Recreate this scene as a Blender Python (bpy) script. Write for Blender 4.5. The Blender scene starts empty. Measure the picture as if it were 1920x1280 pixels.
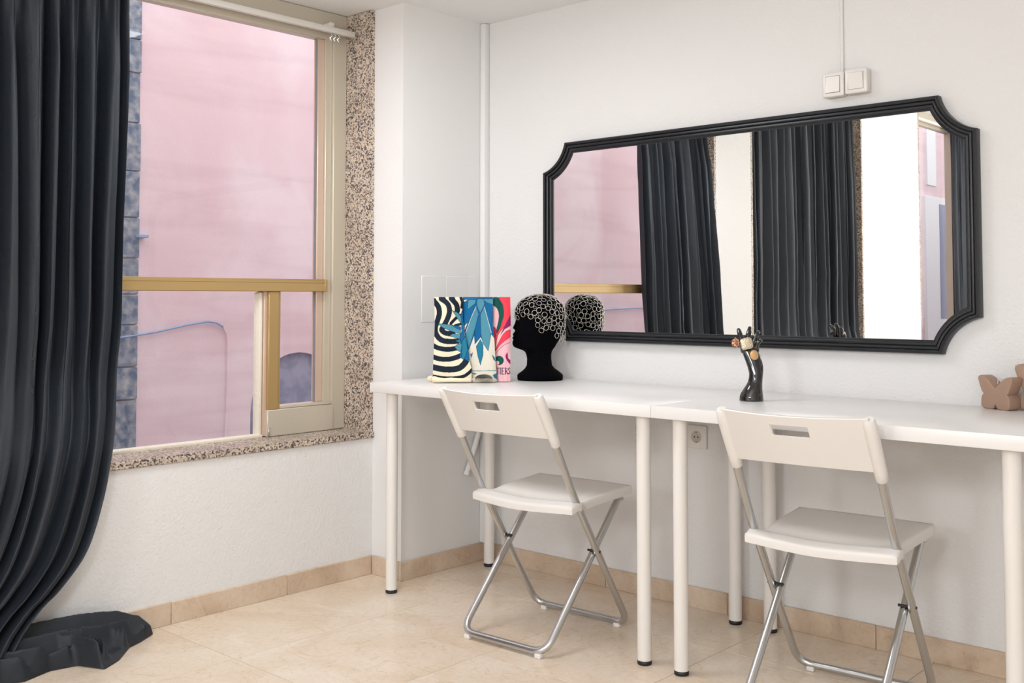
import bpy, bmesh, math, random
from mathutils import Vector, Matrix, noise
from mathutils.bvhtree import BVHTree
random.seed(7)
S = bpy.context.scene
COL = S.collection
PI = math.pi

# ------------------------------------------------------------------ camera
YAW, PITCH = math.radians(42.153), math.radians(2.5107)
cam = bpy.data.cameras.new('camera'); cam.sensor_width = 36; cam.lens = 1978.57 * 36 / 1920
cam.shift_y = (471.24 - 640) / 1920; cam.clip_start = 0.02; cam.clip_end = 200
camo = bpy.data.objects.new('camera', cam); COL.objects.link(camo)
camo.location = (2.9291, -3.0720, 1.0347); camo.rotation_euler = (PI / 2 + PITCH, 0, YAW)
S.camera = camo
RT = Vector((math.cos(YAW), math.sin(YAW), 0)); FW = Vector((-math.sin(YAW), math.cos(YAW), 0))

# ------------------------------------------------------------------ world (bright overcast sky) and exposure
w = bpy.data.worlds.new('sky'); S.world = w; w.use_nodes = True
bg = w.node_tree.nodes['Background']; bg.inputs[0].default_value = (1.0, 0.985, 0.98, 1); bg.inputs[1].default_value = 1.95
S.view_settings.view_transform = 'Standard'; S.view_settings.look = 'None'
S.view_settings.exposure = -0.05; S.view_settings.gamma = 1.0; S.view_settings.use_curve_mapping = False
# lights: square ceiling lamp (x, y, watts, size x, size y, ceiling height) and made-up globe fill lights in place of bounced flash (x, y, z, watts)
LAMPS = [(0.60, -1.25, 13, 0.6, 0.6, 2.14)]
FILL_GLOBES = [(2.7, -3.85, 1.66, 84), (1.9, -5.8, 1.66, 105)]
LAMP_COL = (0.945, 0.975, 1.0)

# ------------------------------------------------------------------ helpers
def srgb(r, g, b):
    f = lambda c: (c / 255 / 12.92) if c / 255 <= 0.04045 else ((c / 255 + 0.055) / 1.055) ** 2.4
    return (f(r), f(g), f(b))

def tag(o, label=None, cat=None, group=None, kind=None):
    if label: o['label'] = label
    if cat: o['category'] = cat
    if group: o['group'] = group
    if kind: o['kind'] = kind
    return o

def link(o, parent=None):
    COL.objects.link(o)
    if parent is not None:
        o.parent = parent
        if parent.type == 'EMPTY':
            o.matrix_parent_inverse = Matrix.Translation(-parent.location)
    return o

def empty(name, loc=(0, 0, 0)):
    o = bpy.data.objects.new(name, None); o.location = loc; o.empty_display_size = 0.05
    COL.objects.link(o); return o

def mk(name, verts, faces, mat, parent=None, smooth=False, fix=True):
    me = bpy.data.meshes.new(name); me.from_pydata([tuple(v) for v in verts], [], faces)
    if fix:
        bm = bmesh.new(); bm.from_mesh(me); bmesh.ops.recalc_face_normals(bm, faces=bm.faces); bm.to_mesh(me); bm.free()
    if smooth:
        me.polygons.foreach_set('use_smooth', [True] * len(me.polygons))
    me.materials.append(mat)
    return link(bpy.data.objects.new(name, me), parent)

def from_bm(name, bm, mat, parent=None, smooth=False):
    me = bpy.data.meshes.new(name); bm.to_mesh(me); bm.free()
    if smooth: me.polygons.foreach_set('use_smooth', [True] * len(me.polygons))
    me.materials.append(mat)
    return link(bpy.data.objects.new(name, me), parent)

BF = [(0, 3, 2, 1), (4, 5, 6, 7), (0, 1, 5, 4), (1, 2, 6, 5), (2, 3, 7, 6), (3, 0, 4, 7)]
def bxv(x0, x1, y0, y1, z0, z1):
    return [(x0, y0, z0), (x1, y0, z0), (x1, y1, z0), (x0, y1, z0), (x0, y0, z1), (x1, y0, z1), (x1, y1, z1), (x0, y1, z1)]

def box(name, x0, x1, y0, y1, z0, z1, mat, parent=None, bevel=0.0, seg=2):
    bm = bmesh.new()
    vs = [bm.verts.new(v) for v in bxv(x0, x1, y0, y1, z0, z1)]
    for f in BF: bm.faces.new([vs[i] for i in f])
    bmesh.ops.recalc_face_normals(bm, faces=bm.faces)
    if bevel: bmesh.ops.bevel(bm, geom=bm.edges[:], offset=bevel, segments=seg, profile=0.5, affect='EDGES')
    o = from_bm(name, bm, mat, parent)
    if bevel: shade_auto(o)
    return o

def shade_auto(o, ang=40):
    me = o.data
    me.polygons.foreach_set('use_smooth', [True] * len(me.polygons))
    bm = bmesh.new(); bm.from_mesh(me)
    for e in bm.edges:
        e.smooth = len(e.link_faces) == 2 and e.calc_face_angle(0) < math.radians(ang)
    bm.to_mesh(me); bm.free()

def boxes(name, lst, mat, parent=None):
    V, F = [], []
    for b in lst:
        n = len(V); V += bxv(*b); F += [tuple(i + n for i in f) for f in BF]
    return mk(name, V, F, mat, parent)

def tube_geo(path, r, seg=12, closed=False, cap=True, V=None, F=None):
    """sweep a circle along a polyline with parallel-transport frames; r is a number or a list"""
    V = [] if V is None else V; F = [] if F is None else F
    P = [Vector(p) for p in path]; n = len(P)
    R = r if isinstance(r, (list, tuple)) else [r] * n
    T = []
    for i in range(n):
        a = P[(i - 1) % n] if (closed or i > 0) else P[i]; b = P[(i + 1) % n] if (closed or i < n - 1) else P[i]
        T.append((b - a).normalized())
    up = Vector((0, 0, 1)) if abs(T[0].z) < 0.9 else Vector((1, 0, 0))
    N = (up - T[0] * up.dot(T[0])).normalized(); base = len(V)
    for i in range(n):
        N = (N - T[i] * N.dot(T[i])).normalized(); B = T[i].cross(N)
        for k in range(seg):
            a = 2 * PI * k / seg
            V.append(P[i] + (N * math.cos(a) + B * math.sin(a)) * R[i])
    for i in range(n if closed else n - 1):
        j = (i + 1) % n
        for k in range(seg):
            F.append((base + i * seg + k, base + i * seg + (k + 1) % seg, base + j * seg + (k + 1) % seg, base + j * seg + k))
    if cap and not closed:
        F.append(tuple(base + k for k in reversed(range(seg)))); F.append(tuple(base + (n - 1) * seg + k for k in range(seg)))
    return V, F

def tube(name, path, r, mat, parent=None, seg=12, closed=False):
    V, F = tube_geo(path, r, seg, closed)
    o = mk(name, V, F, mat, parent); shade_auto(o, 50); return o

def round_path(pts, rad, n=7):
    """polyline with rounded corners"""
    P = [Vector(p) for p in pts]; out = [P[0]]
    for i in range(1, len(P) - 1):
        a = (P[i - 1] - P[i]); b = (P[i + 1] - P[i]); r = rad if not isinstance(rad, (list, tuple)) else rad[i]
        d = min(r, a.length * 0.49, b.length * 0.49)
        p0 = P[i] + a.normalized() * d; p2 = P[i] + b.normalized() * d
        for k in range(n + 1):
            t = k / n; out.append(p0 * (1 - t) ** 2 + P[i] * 2 * t * (1 - t) + p2 * t * t)
    out.append(P[-1]); return out

def cyl(name, c, r, z0, z1, mat, parent=None, seg=24, bevel=0.0):
    rings = [(r - bevel, z0), (r, z0 + bevel), (r, z1 - bevel), (r - bevel, z1)] if bevel else [(r, z0), (r, z1)]
    V, F = [], []
    for rr, z in rings:
        for k in range(seg):
            a = 2 * PI * k / seg; V.append((c[0] + rr * math.cos(a), c[1] + rr * math.sin(a), z))
    for i in range(len(rings) - 1):
        for k in range(seg):
            F.append((i * seg + k, i * seg + (k + 1) % seg, (i + 1) * seg + (k + 1) % seg, (i + 1) * seg + k))
    F.append(tuple(reversed(range(seg)))); F.append(tuple((len(rings) - 1) * seg + k for k in range(seg)))
    o = mk(name, V, F, mat, parent); shade_auto(o, 50); return o

def ngon_prism(name, outline, axis, d0, d1, mat, parent=None, bevel=0.0, seg=3, M=None):
    """extrude a 2-D outline; axis 'y': outline is (x, z) and depth runs along y; 'x': (y, z); 'z': (x, y)"""
    f = {'y': lambda p, d: (p[0], d, p[1]), 'x': lambda p, d: (d, p[0], p[1]), 'z': lambda p, d: (p[0], p[1], d)}[axis]
    bm = bmesh.new()
    A = [bm.verts.new(f(p, d0)) for p in outline]; B = [bm.verts.new(f(p, d1)) for p in outline]; n = len(A)
    bm.faces.new(A); bm.faces.new(list(reversed(B)))
    for i in range(n): bm.faces.new((A[i], B[i], B[(i + 1) % n], A[(i + 1) % n]))
    bmesh.ops.recalc_face_normals(bm, faces=bm.faces)
    if bevel:
        es = [e for e in bm.edges if len({v in A for v in e.verts}) == 1]
        bmesh.ops.bevel(bm, geom=es, offset=bevel, segments=seg, profile=0.5, affect='EDGES')
    if M: bm.transform(M)
    o = from_bm(name, bm, mat, parent); shade_auto(o, 35); return o

def lerp(tab, x):
    """piecewise linear table [(x, y), ...] sorted by x"""
    if x <= tab[0][0]: return tab[0][1]
    for (a, b), (c, d) in zip(tab, tab[1:]):
        if x <= c: return b + (d - b) * (x - a) / (c - a)
    return tab[-1][1]

def smooth_tab(tab, x):
    if x <= tab[0][0]: return tab[0][1]
    n = len(tab)
    for i in range(n - 1):
        if x <= tab[i + 1][0]:
            x0, y0 = tab[i]; x1, y1 = tab[i + 1]; h = x1 - x0
            m0 = (y1 - tab[i - 1][1]) / (x1 - tab[i - 1][0]) if i > 0 else (y1 - y0) / h
            m1 = (tab[i + 2][1] - y0) / (tab[i + 2][0] - x0) if i + 2 < n else (y1 - y0) / h
            t = (x - x0) / h
            return ((2*t**3 - 3*t*t + 1) * y0 + (t**3 - 2*t*t + t) * h * m0 + (-2*t**3 + 3*t*t) * y1 + (t**3 - t*t) * h * m1)
    return tab[-1][1]

# ------------------------------------------------------------------ materials
def new_mat(name):
    m = bpy.data.materials.new(name); m.use_nodes = True
    nt = m.node_tree; return m, nt, nt.nodes['Principled BSDF']

def mat(name, col, rough=0.5, metal=0.0, bump=None, vary=None, spec=None, sheen=0.0, coat=0.0):
    """plain procedural material. bump=(scale, strength, distance); vary=(scale, amount)"""
    m, nt, b = new_mat(name)
    b.inputs['Base Color'].default_value = (*col, 1); b.inputs['Roughness'].default_value = rough
    b.inputs['Metallic'].default_value = metal
    if spec is not None: b.inputs['Specular IOR Level'].default_value = spec
    if sheen: b.inputs['Sheen Weight'].default_value = sheen; b.inputs['Sheen Roughness'].default_value = 0.4
    if coat: b.inputs['Coat Weight'].default_value = coat; b.inputs['Coat Roughness'].default_value = 0.05
    tc = nt.nodes.new('ShaderNodeTexCoord')
    if bump:
        n = nt.nodes.new('ShaderNodeTexNoise'); n.inputs['Scale'].default_value = bump[0]; n.inputs['Detail'].default_value = 3
        bp = nt.nodes.new('ShaderNodeBump'); bp.inputs['Strength'].default_value = bump[1]; bp.inputs['Distance'].default_value = bump[2]
        nt.links.new(tc.outputs['Object'], n.inputs['Vector']); nt.links.new(n.outputs['Fac'], bp.inputs['Height'])
        nt.links.new(bp.outputs['Normal'], b.inputs['Normal'])
    if vary:
        n = nt.nodes.new('ShaderNodeTexNoise'); n.inputs['Scale'].default_value = vary[0]; n.inputs['Detail'].default_value = 4
        nt.links.new(tc.outputs['Object'], n.inputs['Vector'])
        rp = nt.nodes.new('ShaderNodeValToRGB')
        rp.color_ramp.elements[0].position = 0.3; rp.color_ramp.elements[1].position = 0.7
        a = vary[1]
        rp.color_ramp.elements[0].color = (*[c * (1 - a) for c in col], 1); rp.color_ramp.elements[1].color = (*[min(1, c * (1 + a)) for c in col], 1)
        nt.links.new(n.outputs['Fac'], rp.inputs['Fac']); nt.links.new(rp.outputs['Color'], b.inputs['Base Color'])
    return m

def ramp(nt, stops, interp='LINEAR'):
    r = nt.nodes.new('ShaderNodeValToRGB'); r.color_ramp.interpolation = interp
    e = r.color_ramp.elements
    while len(e) < len(stops): e.new(0.5)
    for x, (p, c) in zip(e, stops): x.position = p; x.color = (*c, 1)
    return r

def marble(name, base, light, dark, gloss=0.22):
    m, nt, b = new_mat(name)
    tc = nt.nodes.new('ShaderNodeTexCoord'); oi = nt.nodes.new('ShaderNodeObjectInfo')
    sc = nt.nodes.new('ShaderNodeVectorMath'); sc.operation = 'SCALE'; sc.inputs['Scale'].default_value = 37.0
    cb = nt.nodes.new('ShaderNodeCombineXYZ')
    nt.links.new(oi.outputs['Random'], cb.inputs['X']); nt.links.new(oi.outputs['Random'], cb.inputs['Y'])
    nt.links.new(cb.outputs[0], sc.inputs[0])
    ad = nt.nodes.new('ShaderNodeVectorMath'); ad.operation = 'ADD'
    nt.links.new(tc.outputs['Object'], ad.inputs[0]); nt.links.new(sc.outputs[0], ad.inputs[1])
    n1 = nt.nodes.new('ShaderNodeTexNoise'); n1.inputs['Scale'].default_value = 3.2; n1.inputs['Detail'].default_value = 7; n1.inputs['Distortion'].default_value = 1.3
    n2 = nt.nodes.new('ShaderNodeTexNoise'); n2.inputs['Scale'].default_value = 5.0; n2.inputs['Detail'].default_value = 9; n2.inputs['Distortion'].default_value = 2.2
    n3 = nt.nodes.new('ShaderNodeTexNoise'); n3.inputs['Scale'].default_value = 60; n3.inputs['Detail'].default_value = 3
    for n in (n1, n2, n3): nt.links.new(ad.outputs[0], n.inputs['Vector'])
    r1 = ramp(nt, [(0.33, dark), (0.5, base), (0.68, light)])
    nt.links.new(n1.outputs['Fac'], r1.inputs['Fac'])
    r2 = ramp(nt, [(0.485, (1, 1, 1)), (0.5, (0.90, 0.86, 0.80)), (0.515, (1, 1, 1))])
    nt.links.new(n2.outputs['Fac'], r2.inputs['Fac'])
    r3 = ramp(nt, [(0.28, (0.94, 0.92, 0.90)), (0.6, (1, 1, 1))])
    nt.links.new(n3.outputs['Fac'], r3.inputs['Fac'])
    mx = nt.nodes.new('ShaderNodeMix'); mx.data_type = 'RGBA'; mx.blend_type = 'MULTIPLY'; mx.inputs['Factor'].default_value = 1
    nt.links.new(r1.outputs['Color'], mx.inputs['A']); nt.links.new(r2.outputs['Color'], mx.inputs['B'])
    m2 = nt.nodes.new('ShaderNodeMix'); m2.data_type = 'RGBA'; m2.blend_type = 'MULTIPLY'; m2.inputs['Factor'].default_value = 1
    nt.links.new(mx.outputs['Result'], m2.inputs['A']); nt.links.new(r3.outputs['Color'], m2.inputs['B'])
    nt.links.new(m2.outputs['Result'], b.inputs['Base Color'])
    b.inputs['Roughness'].default_value = gloss; b.inputs['Specular IOR Level'].default_value = 0.4
    return m

def plaster(name, col, strength=0.6):
    m, nt, b = new_mat(name)
    b.inputs['Base Color'].default_value = (*col, 1); b.inputs['Roughness'].default_value = 0.75; b.inputs['Specular IOR Level'].default_value = 0.25
    tc = nt.nodes.new('ShaderNodeTexCoord')
    n = nt.nodes.new('ShaderNodeTexNoise'); n.inputs['Scale'].default_value = 95; n.inputs['Detail'].default_value = 4; n.inputs['Roughness'].default_value = 0.55
    bp = nt.nodes.new('ShaderNodeBump'); bp.inputs['Strength'].default_value = strength; bp.inputs['Distance'].default_value = 0.004
    nt.links.new(tc.outputs['Object'], n.inputs['Vector']); nt.links.new(n.outputs['Fac'], bp.inputs['Height']); nt.links.new(bp.outputs['Normal'], b.inputs['Normal'])
    return m

def granite(name):
    m, nt, b = new_mat(name)
    tc = nt.nodes.new('ShaderNodeTexCoord')
    v = nt.nodes.new('ShaderNodeTexVoronoi'); v.inputs['Scale'].default_value = 200; v.inputs['Randomness'].default_value = 1
    nt.links.new(tc.outputs['Object'], v.inputs['Vector'])
    sp = nt.nodes.new('ShaderNodeSeparateColor'); nt.links.new(v.outputs['Color'], sp.inputs[0])
    r = ramp(nt, [(0.0, srgb(80, 75, 77)), (0.22, srgb(132, 121, 117)), (0.36, srgb(205, 190, 172)), (0.62, srgb(222, 204, 184)), (0.84, srgb(180, 166, 152))], 'CONSTANT')
    nt.links.new(sp.outputs[0], r.inputs['Fac'])
    n = nt.nodes.new('ShaderNodeTexNoise'); n.inputs['Scale'].default_value = 9; nt.links.new(tc.outputs['Object'], n.inputs['Vector'])
    r2 = ramp(nt, [(0.35, (0.82, 0.80, 0.80)), (0.65, (1, 1, 1))]); nt.links.new(n.outputs['Fac'], r2.inputs['Fac'])
    mx = nt.nodes.new('ShaderNodeMix'); mx.data_type = 'RGBA'; mx.blend_type = 'MULTIPLY'; mx.inputs['Factor'].default_value = 1
    nt.links.new(r.outputs['Color'], mx.inputs['A']); nt.links.new(r2.outputs['Color'], mx.inputs['B'])
    nt.links.new(mx.outputs['Result'], b.inputs['Base Color']); b.inputs['Roughness'].default_value = 0.45
    return m

def pink_stucco(name):
    m, nt, b = new_mat(name)
    tc = nt.nodes.new('ShaderNodeTexCoord')
    n1 = nt.nodes.new('ShaderNodeTexNoise'); n1.inputs['Scale'].default_value = 0.9; n1.inputs['Detail'].default_value = 5; n1.inputs['Distortion'].default_value = 0.8
    n2 = nt.nodes.new('ShaderNodeTexNoise'); n2.inputs['Scale'].default_value = 120; n2.inputs['Detail'].default_value = 5
    mp = nt.nodes.new('ShaderNodeMapping'); mp.inputs['Scale'].default_value = (1, 0.5, 4.5)
    n3 = nt.nodes.new('ShaderNodeTexNoise'); n3.inputs['Scale'].default_value = 0.7; n3.inputs['Detail'].default_value = 4
    nt.links.new(tc.outputs['Object'], mp.inputs['Vector']); nt.links.new(mp.outputs[0], n3.inputs['Vector'])
    for n in (n1, n2): nt.links.new(tc.outputs['Object'], n.inputs['Vector'])
    r1 = ramp(nt, [(0.40, (0.79, 0.585, 0.62)), (0.5, (0.815, 0.63, 0.67)), (0.58, (0.85, 0.70, 0.735))])
    nt.links.new(n1.outputs['Fac'], r1.inputs['Fac'])
    r3 = ramp(nt, [(0.40, (1, 1, 1)), (0.47, (0.94, 0.92, 0.93)), (0.54, (1, 1, 1))]); nt.links.new(n3.outputs['Fac'], r3.inputs['Fac'])
    mx = nt.nodes.new('ShaderNodeMix'); mx.data_type = 'RGBA'; mx.blend_type = 'MULTIPLY'; mx.inputs['Factor'].default_value = 1
    nt.links.new(r1.outputs['Color'], mx.inputs['A']); nt.links.new(r3.outputs['Color'], mx.inputs['B'])
    nt.links.new(mx.outputs['Result'], b.inputs['Base Color']); b.inputs['Roughness'].default_value = 0.9
    bp = nt.nodes.new('ShaderNodeBump'); bp.inputs['Strength'].default_value = 0.22; bp.inputs['Distance'].default_value = 0.006
    nt.links.new(n2.outputs['Fac'], bp.inputs['Height']); nt.links.new(bp.outputs['Normal'], b.inputs['Normal'])
    return m

def two_tone(name, a, c, scale, rough=0.7, lo=0.42, hi=0.58, bump=0.3):
    m, nt, b = new_mat(name)
    tc = nt.nodes.new('ShaderNodeTexCoord'); n = nt.nodes.new('ShaderNodeTexNoise'); n.inputs['Scale'].default_value = scale; n.inputs['Detail'].default_value = 6
    nt.links.new(tc.outputs['Object'], n.inputs['Vector'])
    r = ramp(nt, [(lo, a), (hi, c)]); nt.links.new(n.outputs['Fac'], r.inputs['Fac']); nt.links.new(r.outputs['Color'], b.inputs['Base Color'])
    bp = nt.nodes.new('ShaderNodeBump'); bp.inputs['Strength'].default_value = bump; bp.inputs['Distance'].default_value = 0.01
    nt.links.new(n.outputs['Fac'], bp.inputs['Height']); nt.links.new(bp.outputs['Normal'], b.inputs['Normal'])
    b.inputs['Roughness'].default_value = rough
    return m

def pane_mat(name):
    """thin window glass: clear with a Fresnel gloss"""
    m, nt, b = new_mat(name); nt.nodes.remove(b)
    out = nt.nodes['Material Output']; t = nt.nodes.new('ShaderNodeBsdfTransparent'); g = nt.nodes.new('ShaderNodeBsdfGlossy')
    t.inputs[0].default_value = (0.98, 0.985, 0.99, 1); g.inputs['Roughness'].default_value = 0.02
    lw = nt.nodes.new('ShaderNodeLayerWeight'); lw.inputs[0].default_value = 0.5
    pw_ = nt.nodes.new('ShaderNodeMath'); pw_.operation = 'POWER'; pw_.inputs[1].default_value = 5; nt.links.new(lw.outputs['Facing'], pw_.inputs[0])
    ma = nt.nodes.new('ShaderNodeMath'); ma.operation = 'MULTIPLY_ADD'; ma.inputs[1].default_value = 0.5; ma.inputs[2].default_value = 0.02; nt.links.new(pw_.outputs[0], ma.inputs[0])
    mx = nt.nodes.new('ShaderNodeMixShader'); nt.links.new(ma.outputs[0], mx.inputs[0]); nt.links.new(t.outputs[0], mx.inputs[1]); nt.links.new(g.outputs[0], mx.inputs[2])
    nt.links.new(mx.outputs[0], out.inputs[0]); return m

def fabric(name, col, rough=0.62, sheen=0.35, scale=900):
    m, nt, b = new_mat(name)
    b.inputs['Base Color'].default_value = (*col, 1); b.inputs['Roughness'].default_value = rough
    b.inputs['Sheen Weight'].default_value = sheen; b.inputs['Sheen Roughness'].default_value = 0.45; b.inputs['Sheen Tint'].default_value = (0.75, 0.85, 1, 1)
    tc = nt.nodes.new('ShaderNodeTexCoord')
    n = nt.nodes.new('ShaderNodeTexNoise'); n.inputs['Scale'].default_value = 26; n.inputs['Detail'].default_value = 5; n.inputs['Distortion'].default_value = 1.0
    bp = nt.nodes.new('ShaderNodeBump'); bp.inputs['Strength'].default_value = 0.28; bp.inputs['Distance'].default_value = 0.006
    nt.links.new(tc.outputs['Object'], n.inputs['Vector']); nt.links.new(n.outputs['Fac'], bp.inputs['Height']); nt.links.new(bp.outputs['Normal'], b.inputs['Normal'])
    return m

def print_mat(name):
    m, nt, b = new_mat(name)
    a = nt.nodes.new('ShaderNodeVertexColor'); a.layer_name = 'print'
    nt.links.new(a.outputs['Color'], b.inputs['Base Color']); b.inputs['Roughness'].default_value = 0.6; b.inputs['Specular IOR Level'].default_value = 0.2
    return m

M_WALL = plaster('white plaster', (0.80, 0.79, 0.782)); M_WALLS = plaster('white plaster smooth', (0.81, 0.80, 0.79), 0.18)
M_CEIL = plaster('ceiling paint', (0.87, 0.865, 0.86), 0.12)
M_TILE = marble('beige marble tile', (0.80, 0.67, 0.54), (0.83, 0.72, 0.605), (0.75, 0.605, 0.465))
M_BASE = marble('tan marble skirting', (0.64, 0.50, 0.375), (0.72, 0.59, 0.465), (0.54, 0.405, 0.295), 0.35)
M_GROUT = mat('grout', (0.36, 0.27, 0.20), 0.9)
M_GRAN = granite('speckled granite')
M_FRAME = mat('champagne aluminium', srgb(206, 197, 180), 0.36, 0.25, bump=(40, 0.05, 0.002))
M_GOLD = mat('bronze anodised aluminium', srgb(180, 150, 100), 0.34, 0.3)
M_PINKBEAD = mat('pale aluminium bead', srgb(220, 196, 178), 0.35, 0.4)
M_RUB = mat('grey rubber seal', (0.22, 0.22, 0.24), 0.6)
M_SEAL = mat('whitewashed sealant', srgb(232, 224, 208), 0.8, bump=(60, 0.6, 0.004))
M_PANE = pane_mat('window glass')
M_WHITEPL = mat('white plastic', (0.83, 0.80, 0.765), 0.42, bump=(500, 0.06, 0.001))
M_SWITCH = mat('switch plastic', (0.80, 0.765, 0.73), 0.3)
M_TABLE = mat('white laminate', (0.84, 0.825, 0.81), 0.30, bump=(300, 0.04, 0.0006))
M_LEG = mat('white lacquered steel', (0.83, 0.795, 0.755), 0.32)
M_BLACKPL = mat('black plastic', (0.012, 0.012, 0.013), 0.45)
M_TUBE = mat('satin steel tube', (0.575, 0.59, 0.60), 0.27, 1.0)
M_CURT = fabric('black curtain cotton', (0.0088, 0.0132, 0.0205), 0.60, 0.05)
M_MFRAME = mat('black lacquered wood', (0.011, 0.0125, 0.016), 0.33, bump=(120, 0.02, 0.001))
M_MIRROR = mat('mirror silver', (0.93, 0.935, 0.93), 0.0, 1.0)
M_VELVET = mat('black velvet', (0.002, 0.002, 0.003), 0.95, spec=0.05, sheen=0.02)
M_CHAIN = mat('pale silver wire', (0.74, 0.70, 0.64), 0.32, 1.0)
M_GLOSSBLK = mat('glossy black ceramic', (0.008, 0.008, 0.009), 0.07, coat=0.6)
M_ROSE = mat('rose gold', srgb(214, 166, 138), 0.35, 0.75); M_CHAMP = mat('hammered champagne metal', srgb(218, 205, 180), 0.25, 1.0, bump=(260, 0.7, 0.003))
M_OVAL = mat('matt gold', srgb(212, 170, 124), 0.42, 0.5)
M_WAX = mat('brown wax', srgb(164, 134, 115), 0.48, bump=(30, 0.12, 0.004), vary=(25, 0.05))
M_WICK = mat('cotton wick', (0.8, 0.76, 0.68), 0.9)
M_RAIL = mat('white painted rail', srgb(226, 222, 214), 0.4)
M_PINK = pink_stucco('pink stucco')
M_BLUE = two_tone('weathered blue paint', srgb(92, 108, 132), srgb(172, 172, 176), 22, lo=0.36, hi=0.72, bump=0.8)
M_ARCH = two_tone('grey blue door', srgb(132, 134, 158), srgb(158, 158, 180), 8, 0.6)
M_OUTW = mat('white window paint', (0.85, 0.86, 0.88), 0.5)
M_OUTG = mat('blue grey shutter', srgb(128, 134, 165), 0.35)
M_CABLE = mat('pale blue cable', srgb(150, 170, 205), 0.5)
M_PAVE = mat('alley concrete', (0.45, 0.43, 0.42), 0.9, vary=(3, 0.2))
M_CREAM = mat('cream silk', srgb(240, 226, 196), 0.55, sheen=0.2); M_GREYSILK = mat('grey silk', srgb(196, 188, 176), 0.55, sheen=0.2)
M_PRINT = print_mat('printed silk')
M_EMIT, _nt, _b = new_mat('lamp diffuser'); _b.inputs['Base Color'].default_value = (0.9, 0.9, 0.9, 1); _b.inputs['Emission Color'].default_value = (*LAMP_COL, 1); _b.inputs['Emission Strength'].default_value = 3.0

M_GLOBE = bpy.data.materials.new('fill globe shell'); M_GLOBE.use_nodes = True; _nt = M_GLOBE.node_tree; _nt.nodes.remove(_nt.nodes['Principled BSDF'])  # clear shell of the added globe fill lights
_tr = _nt.nodes.new('ShaderNodeBsdfTransparent'); _tr.inputs[0].default_value = (0.95, 0.95, 0.95, 1); _nt.links.new(_tr.outputs[0], _nt.nodes['Material Output'].inputs[0])

# ------------------------------------------------------------------ room shell
WX, COLF, CEIL, CEIL2, YSTEP = -0.163, -0.443, 2.14, 2.54, -2.26      # window wall face, column front face, ceiling height
FX = -0.31                                 # face of the window frames
XR, YB = 4.275, -6.9
WINS = [(-2.058, -0.443), (-3.983, -2.448), (-6.6, -5.0)]
SILLZ = 0.508
lst = [(-0.42, WX, YB, COLF, -0.02, SILLZ)]
for y0, y1, zt_ in [(YB, -6.6, CEIL2), (-5.0, -3.983, CEIL2), (-2.448, YSTEP, CEIL2), (YSTEP, -2.058, CEIL)]: lst.append((-0.42, WX, y0, y1, SILLZ, zt_))
tag(boxes('wall_left', lst, M_WALL), 'white stucco wall with the windows', 'wall', kind='structure')
tag(box('wall_right', -0.42, XR + 0.12, 0, 0.14, -0.02, CEIL, M_WALL), 'white stucco wall behind the mirror and tables', 'wall', kind='structure')
tag(box('wall_pillar', -0.42, 0, COLF, 0, -0.02, CEIL, M_WALLS), 'white pillar in the corner between window and mirror wall', 'wall', kind='structure')
tag(box('wall_rear', -0.42, XR + 0.12, YB - 0.14, YB, -0.02, CEIL2, M_WALLS), 'white rear wall behind the camera', 'wall', kind='structure')
tag(box('wall_side', XR, XR + 0.12, YB, 0, -0.02, CEIL2, M_WALLS), 'white side wall opposite the windows', 'wall', kind='structure')
tag(boxes('ceiling', [(-0.42, XR + 0.12, YSTEP, 0.14, CEIL, CEIL2 + 0.1), (-0.42, XR + 0.12, YB - 0.14, YSTEP, CEIL2, CEIL2 + 0.1)], M_CEIL), 'low white ceiling, lower over the tables', 'ceiling', kind='structure')
fl = tag(box('floor', -0.42, XR + 0.12, YB - 0.14, 0.14, -0.06, -0.0022, M_GROUT), 'polished beige marble tile floor', 'floor', kind='structure')
bm = bmesh.new(); g = 0.0009
vs = [bm.verts.new(v) for v in bxv(-0.25 + g, 0.25 - g, -0.25 + g, 0.25 - g, -0.02, 0)]
for f in BF: bm.faces.new([vs[i] for i in f])
bmesh.ops.recalc_face_normals(bm, faces=bm.faces)
top = [e for e in bm.edges if all(v.co.z > -0.001 for v in e.verts)]
bmesh.ops.bevel(bm, geom=top, offset=0.0007, segments=1, affect='EDGES')
tme = bpy.data.meshes.new('tile'); bm.to_mesh(tme); bm.free(); tme.materials.append(M_TILE)
for i in range(-1, 8):
    for j in range(0, 15):
        o = bpy.data.objects.new('tile', tme); o.location = (0.275 + 0.5 * i + 0.25, -0.325 + 0.25 - 0.5 * (j - 0), 0)
        COL.objects.link(o); o.parent = fl
# marble skirting, piece by piece
def skirting(name, label, segs, axis, face):
    e = tag(empty(name, (0, 0, 0)), label, 'baseboard', kind='structure')
    for a, b in segs:
        if axis == 'y': box('skirting_piece', face - 0.002, face + 0.012, a + 0.0008, b - 0.0008, 0.0, 0.069, M_BASE, e, 0.0012, 1)
        else: box('skirting_piece', a + 0.0008, b - 0.0008, face - 0.012, face + 0.002, 0.0, 0.069, M_BASE, e, 0.0012, 1)
ys = [COLF - 0.0125] + [-0.836 - 0.444 * k for k in range(14)] + [YB]
skirting('baseboard_left', 'tan marble skirting under the window', [(b, a) for a, b in zip(ys, ys[1:]) if b < a], 'y', WX)
skirting('baseboard_pillar', 'tan marble skirting on the pillar side', [(COLF - 0.012, -0.013)], 'y', 0.0)
skirting('trim_1', 'tan marble skirting on the pillar front', [(WX + 0.0125, -0.0025)], 'x', COLF)
xs = [0.0125, 0.61, 1.106, 1.605, 2.1, 2.6, 3.1, 3.6, XR]
skirting('baseboard_right', 'tan marble skirting along the mirror wall', list(zip(xs, xs[1:])), 'x', 0.0)

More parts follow.
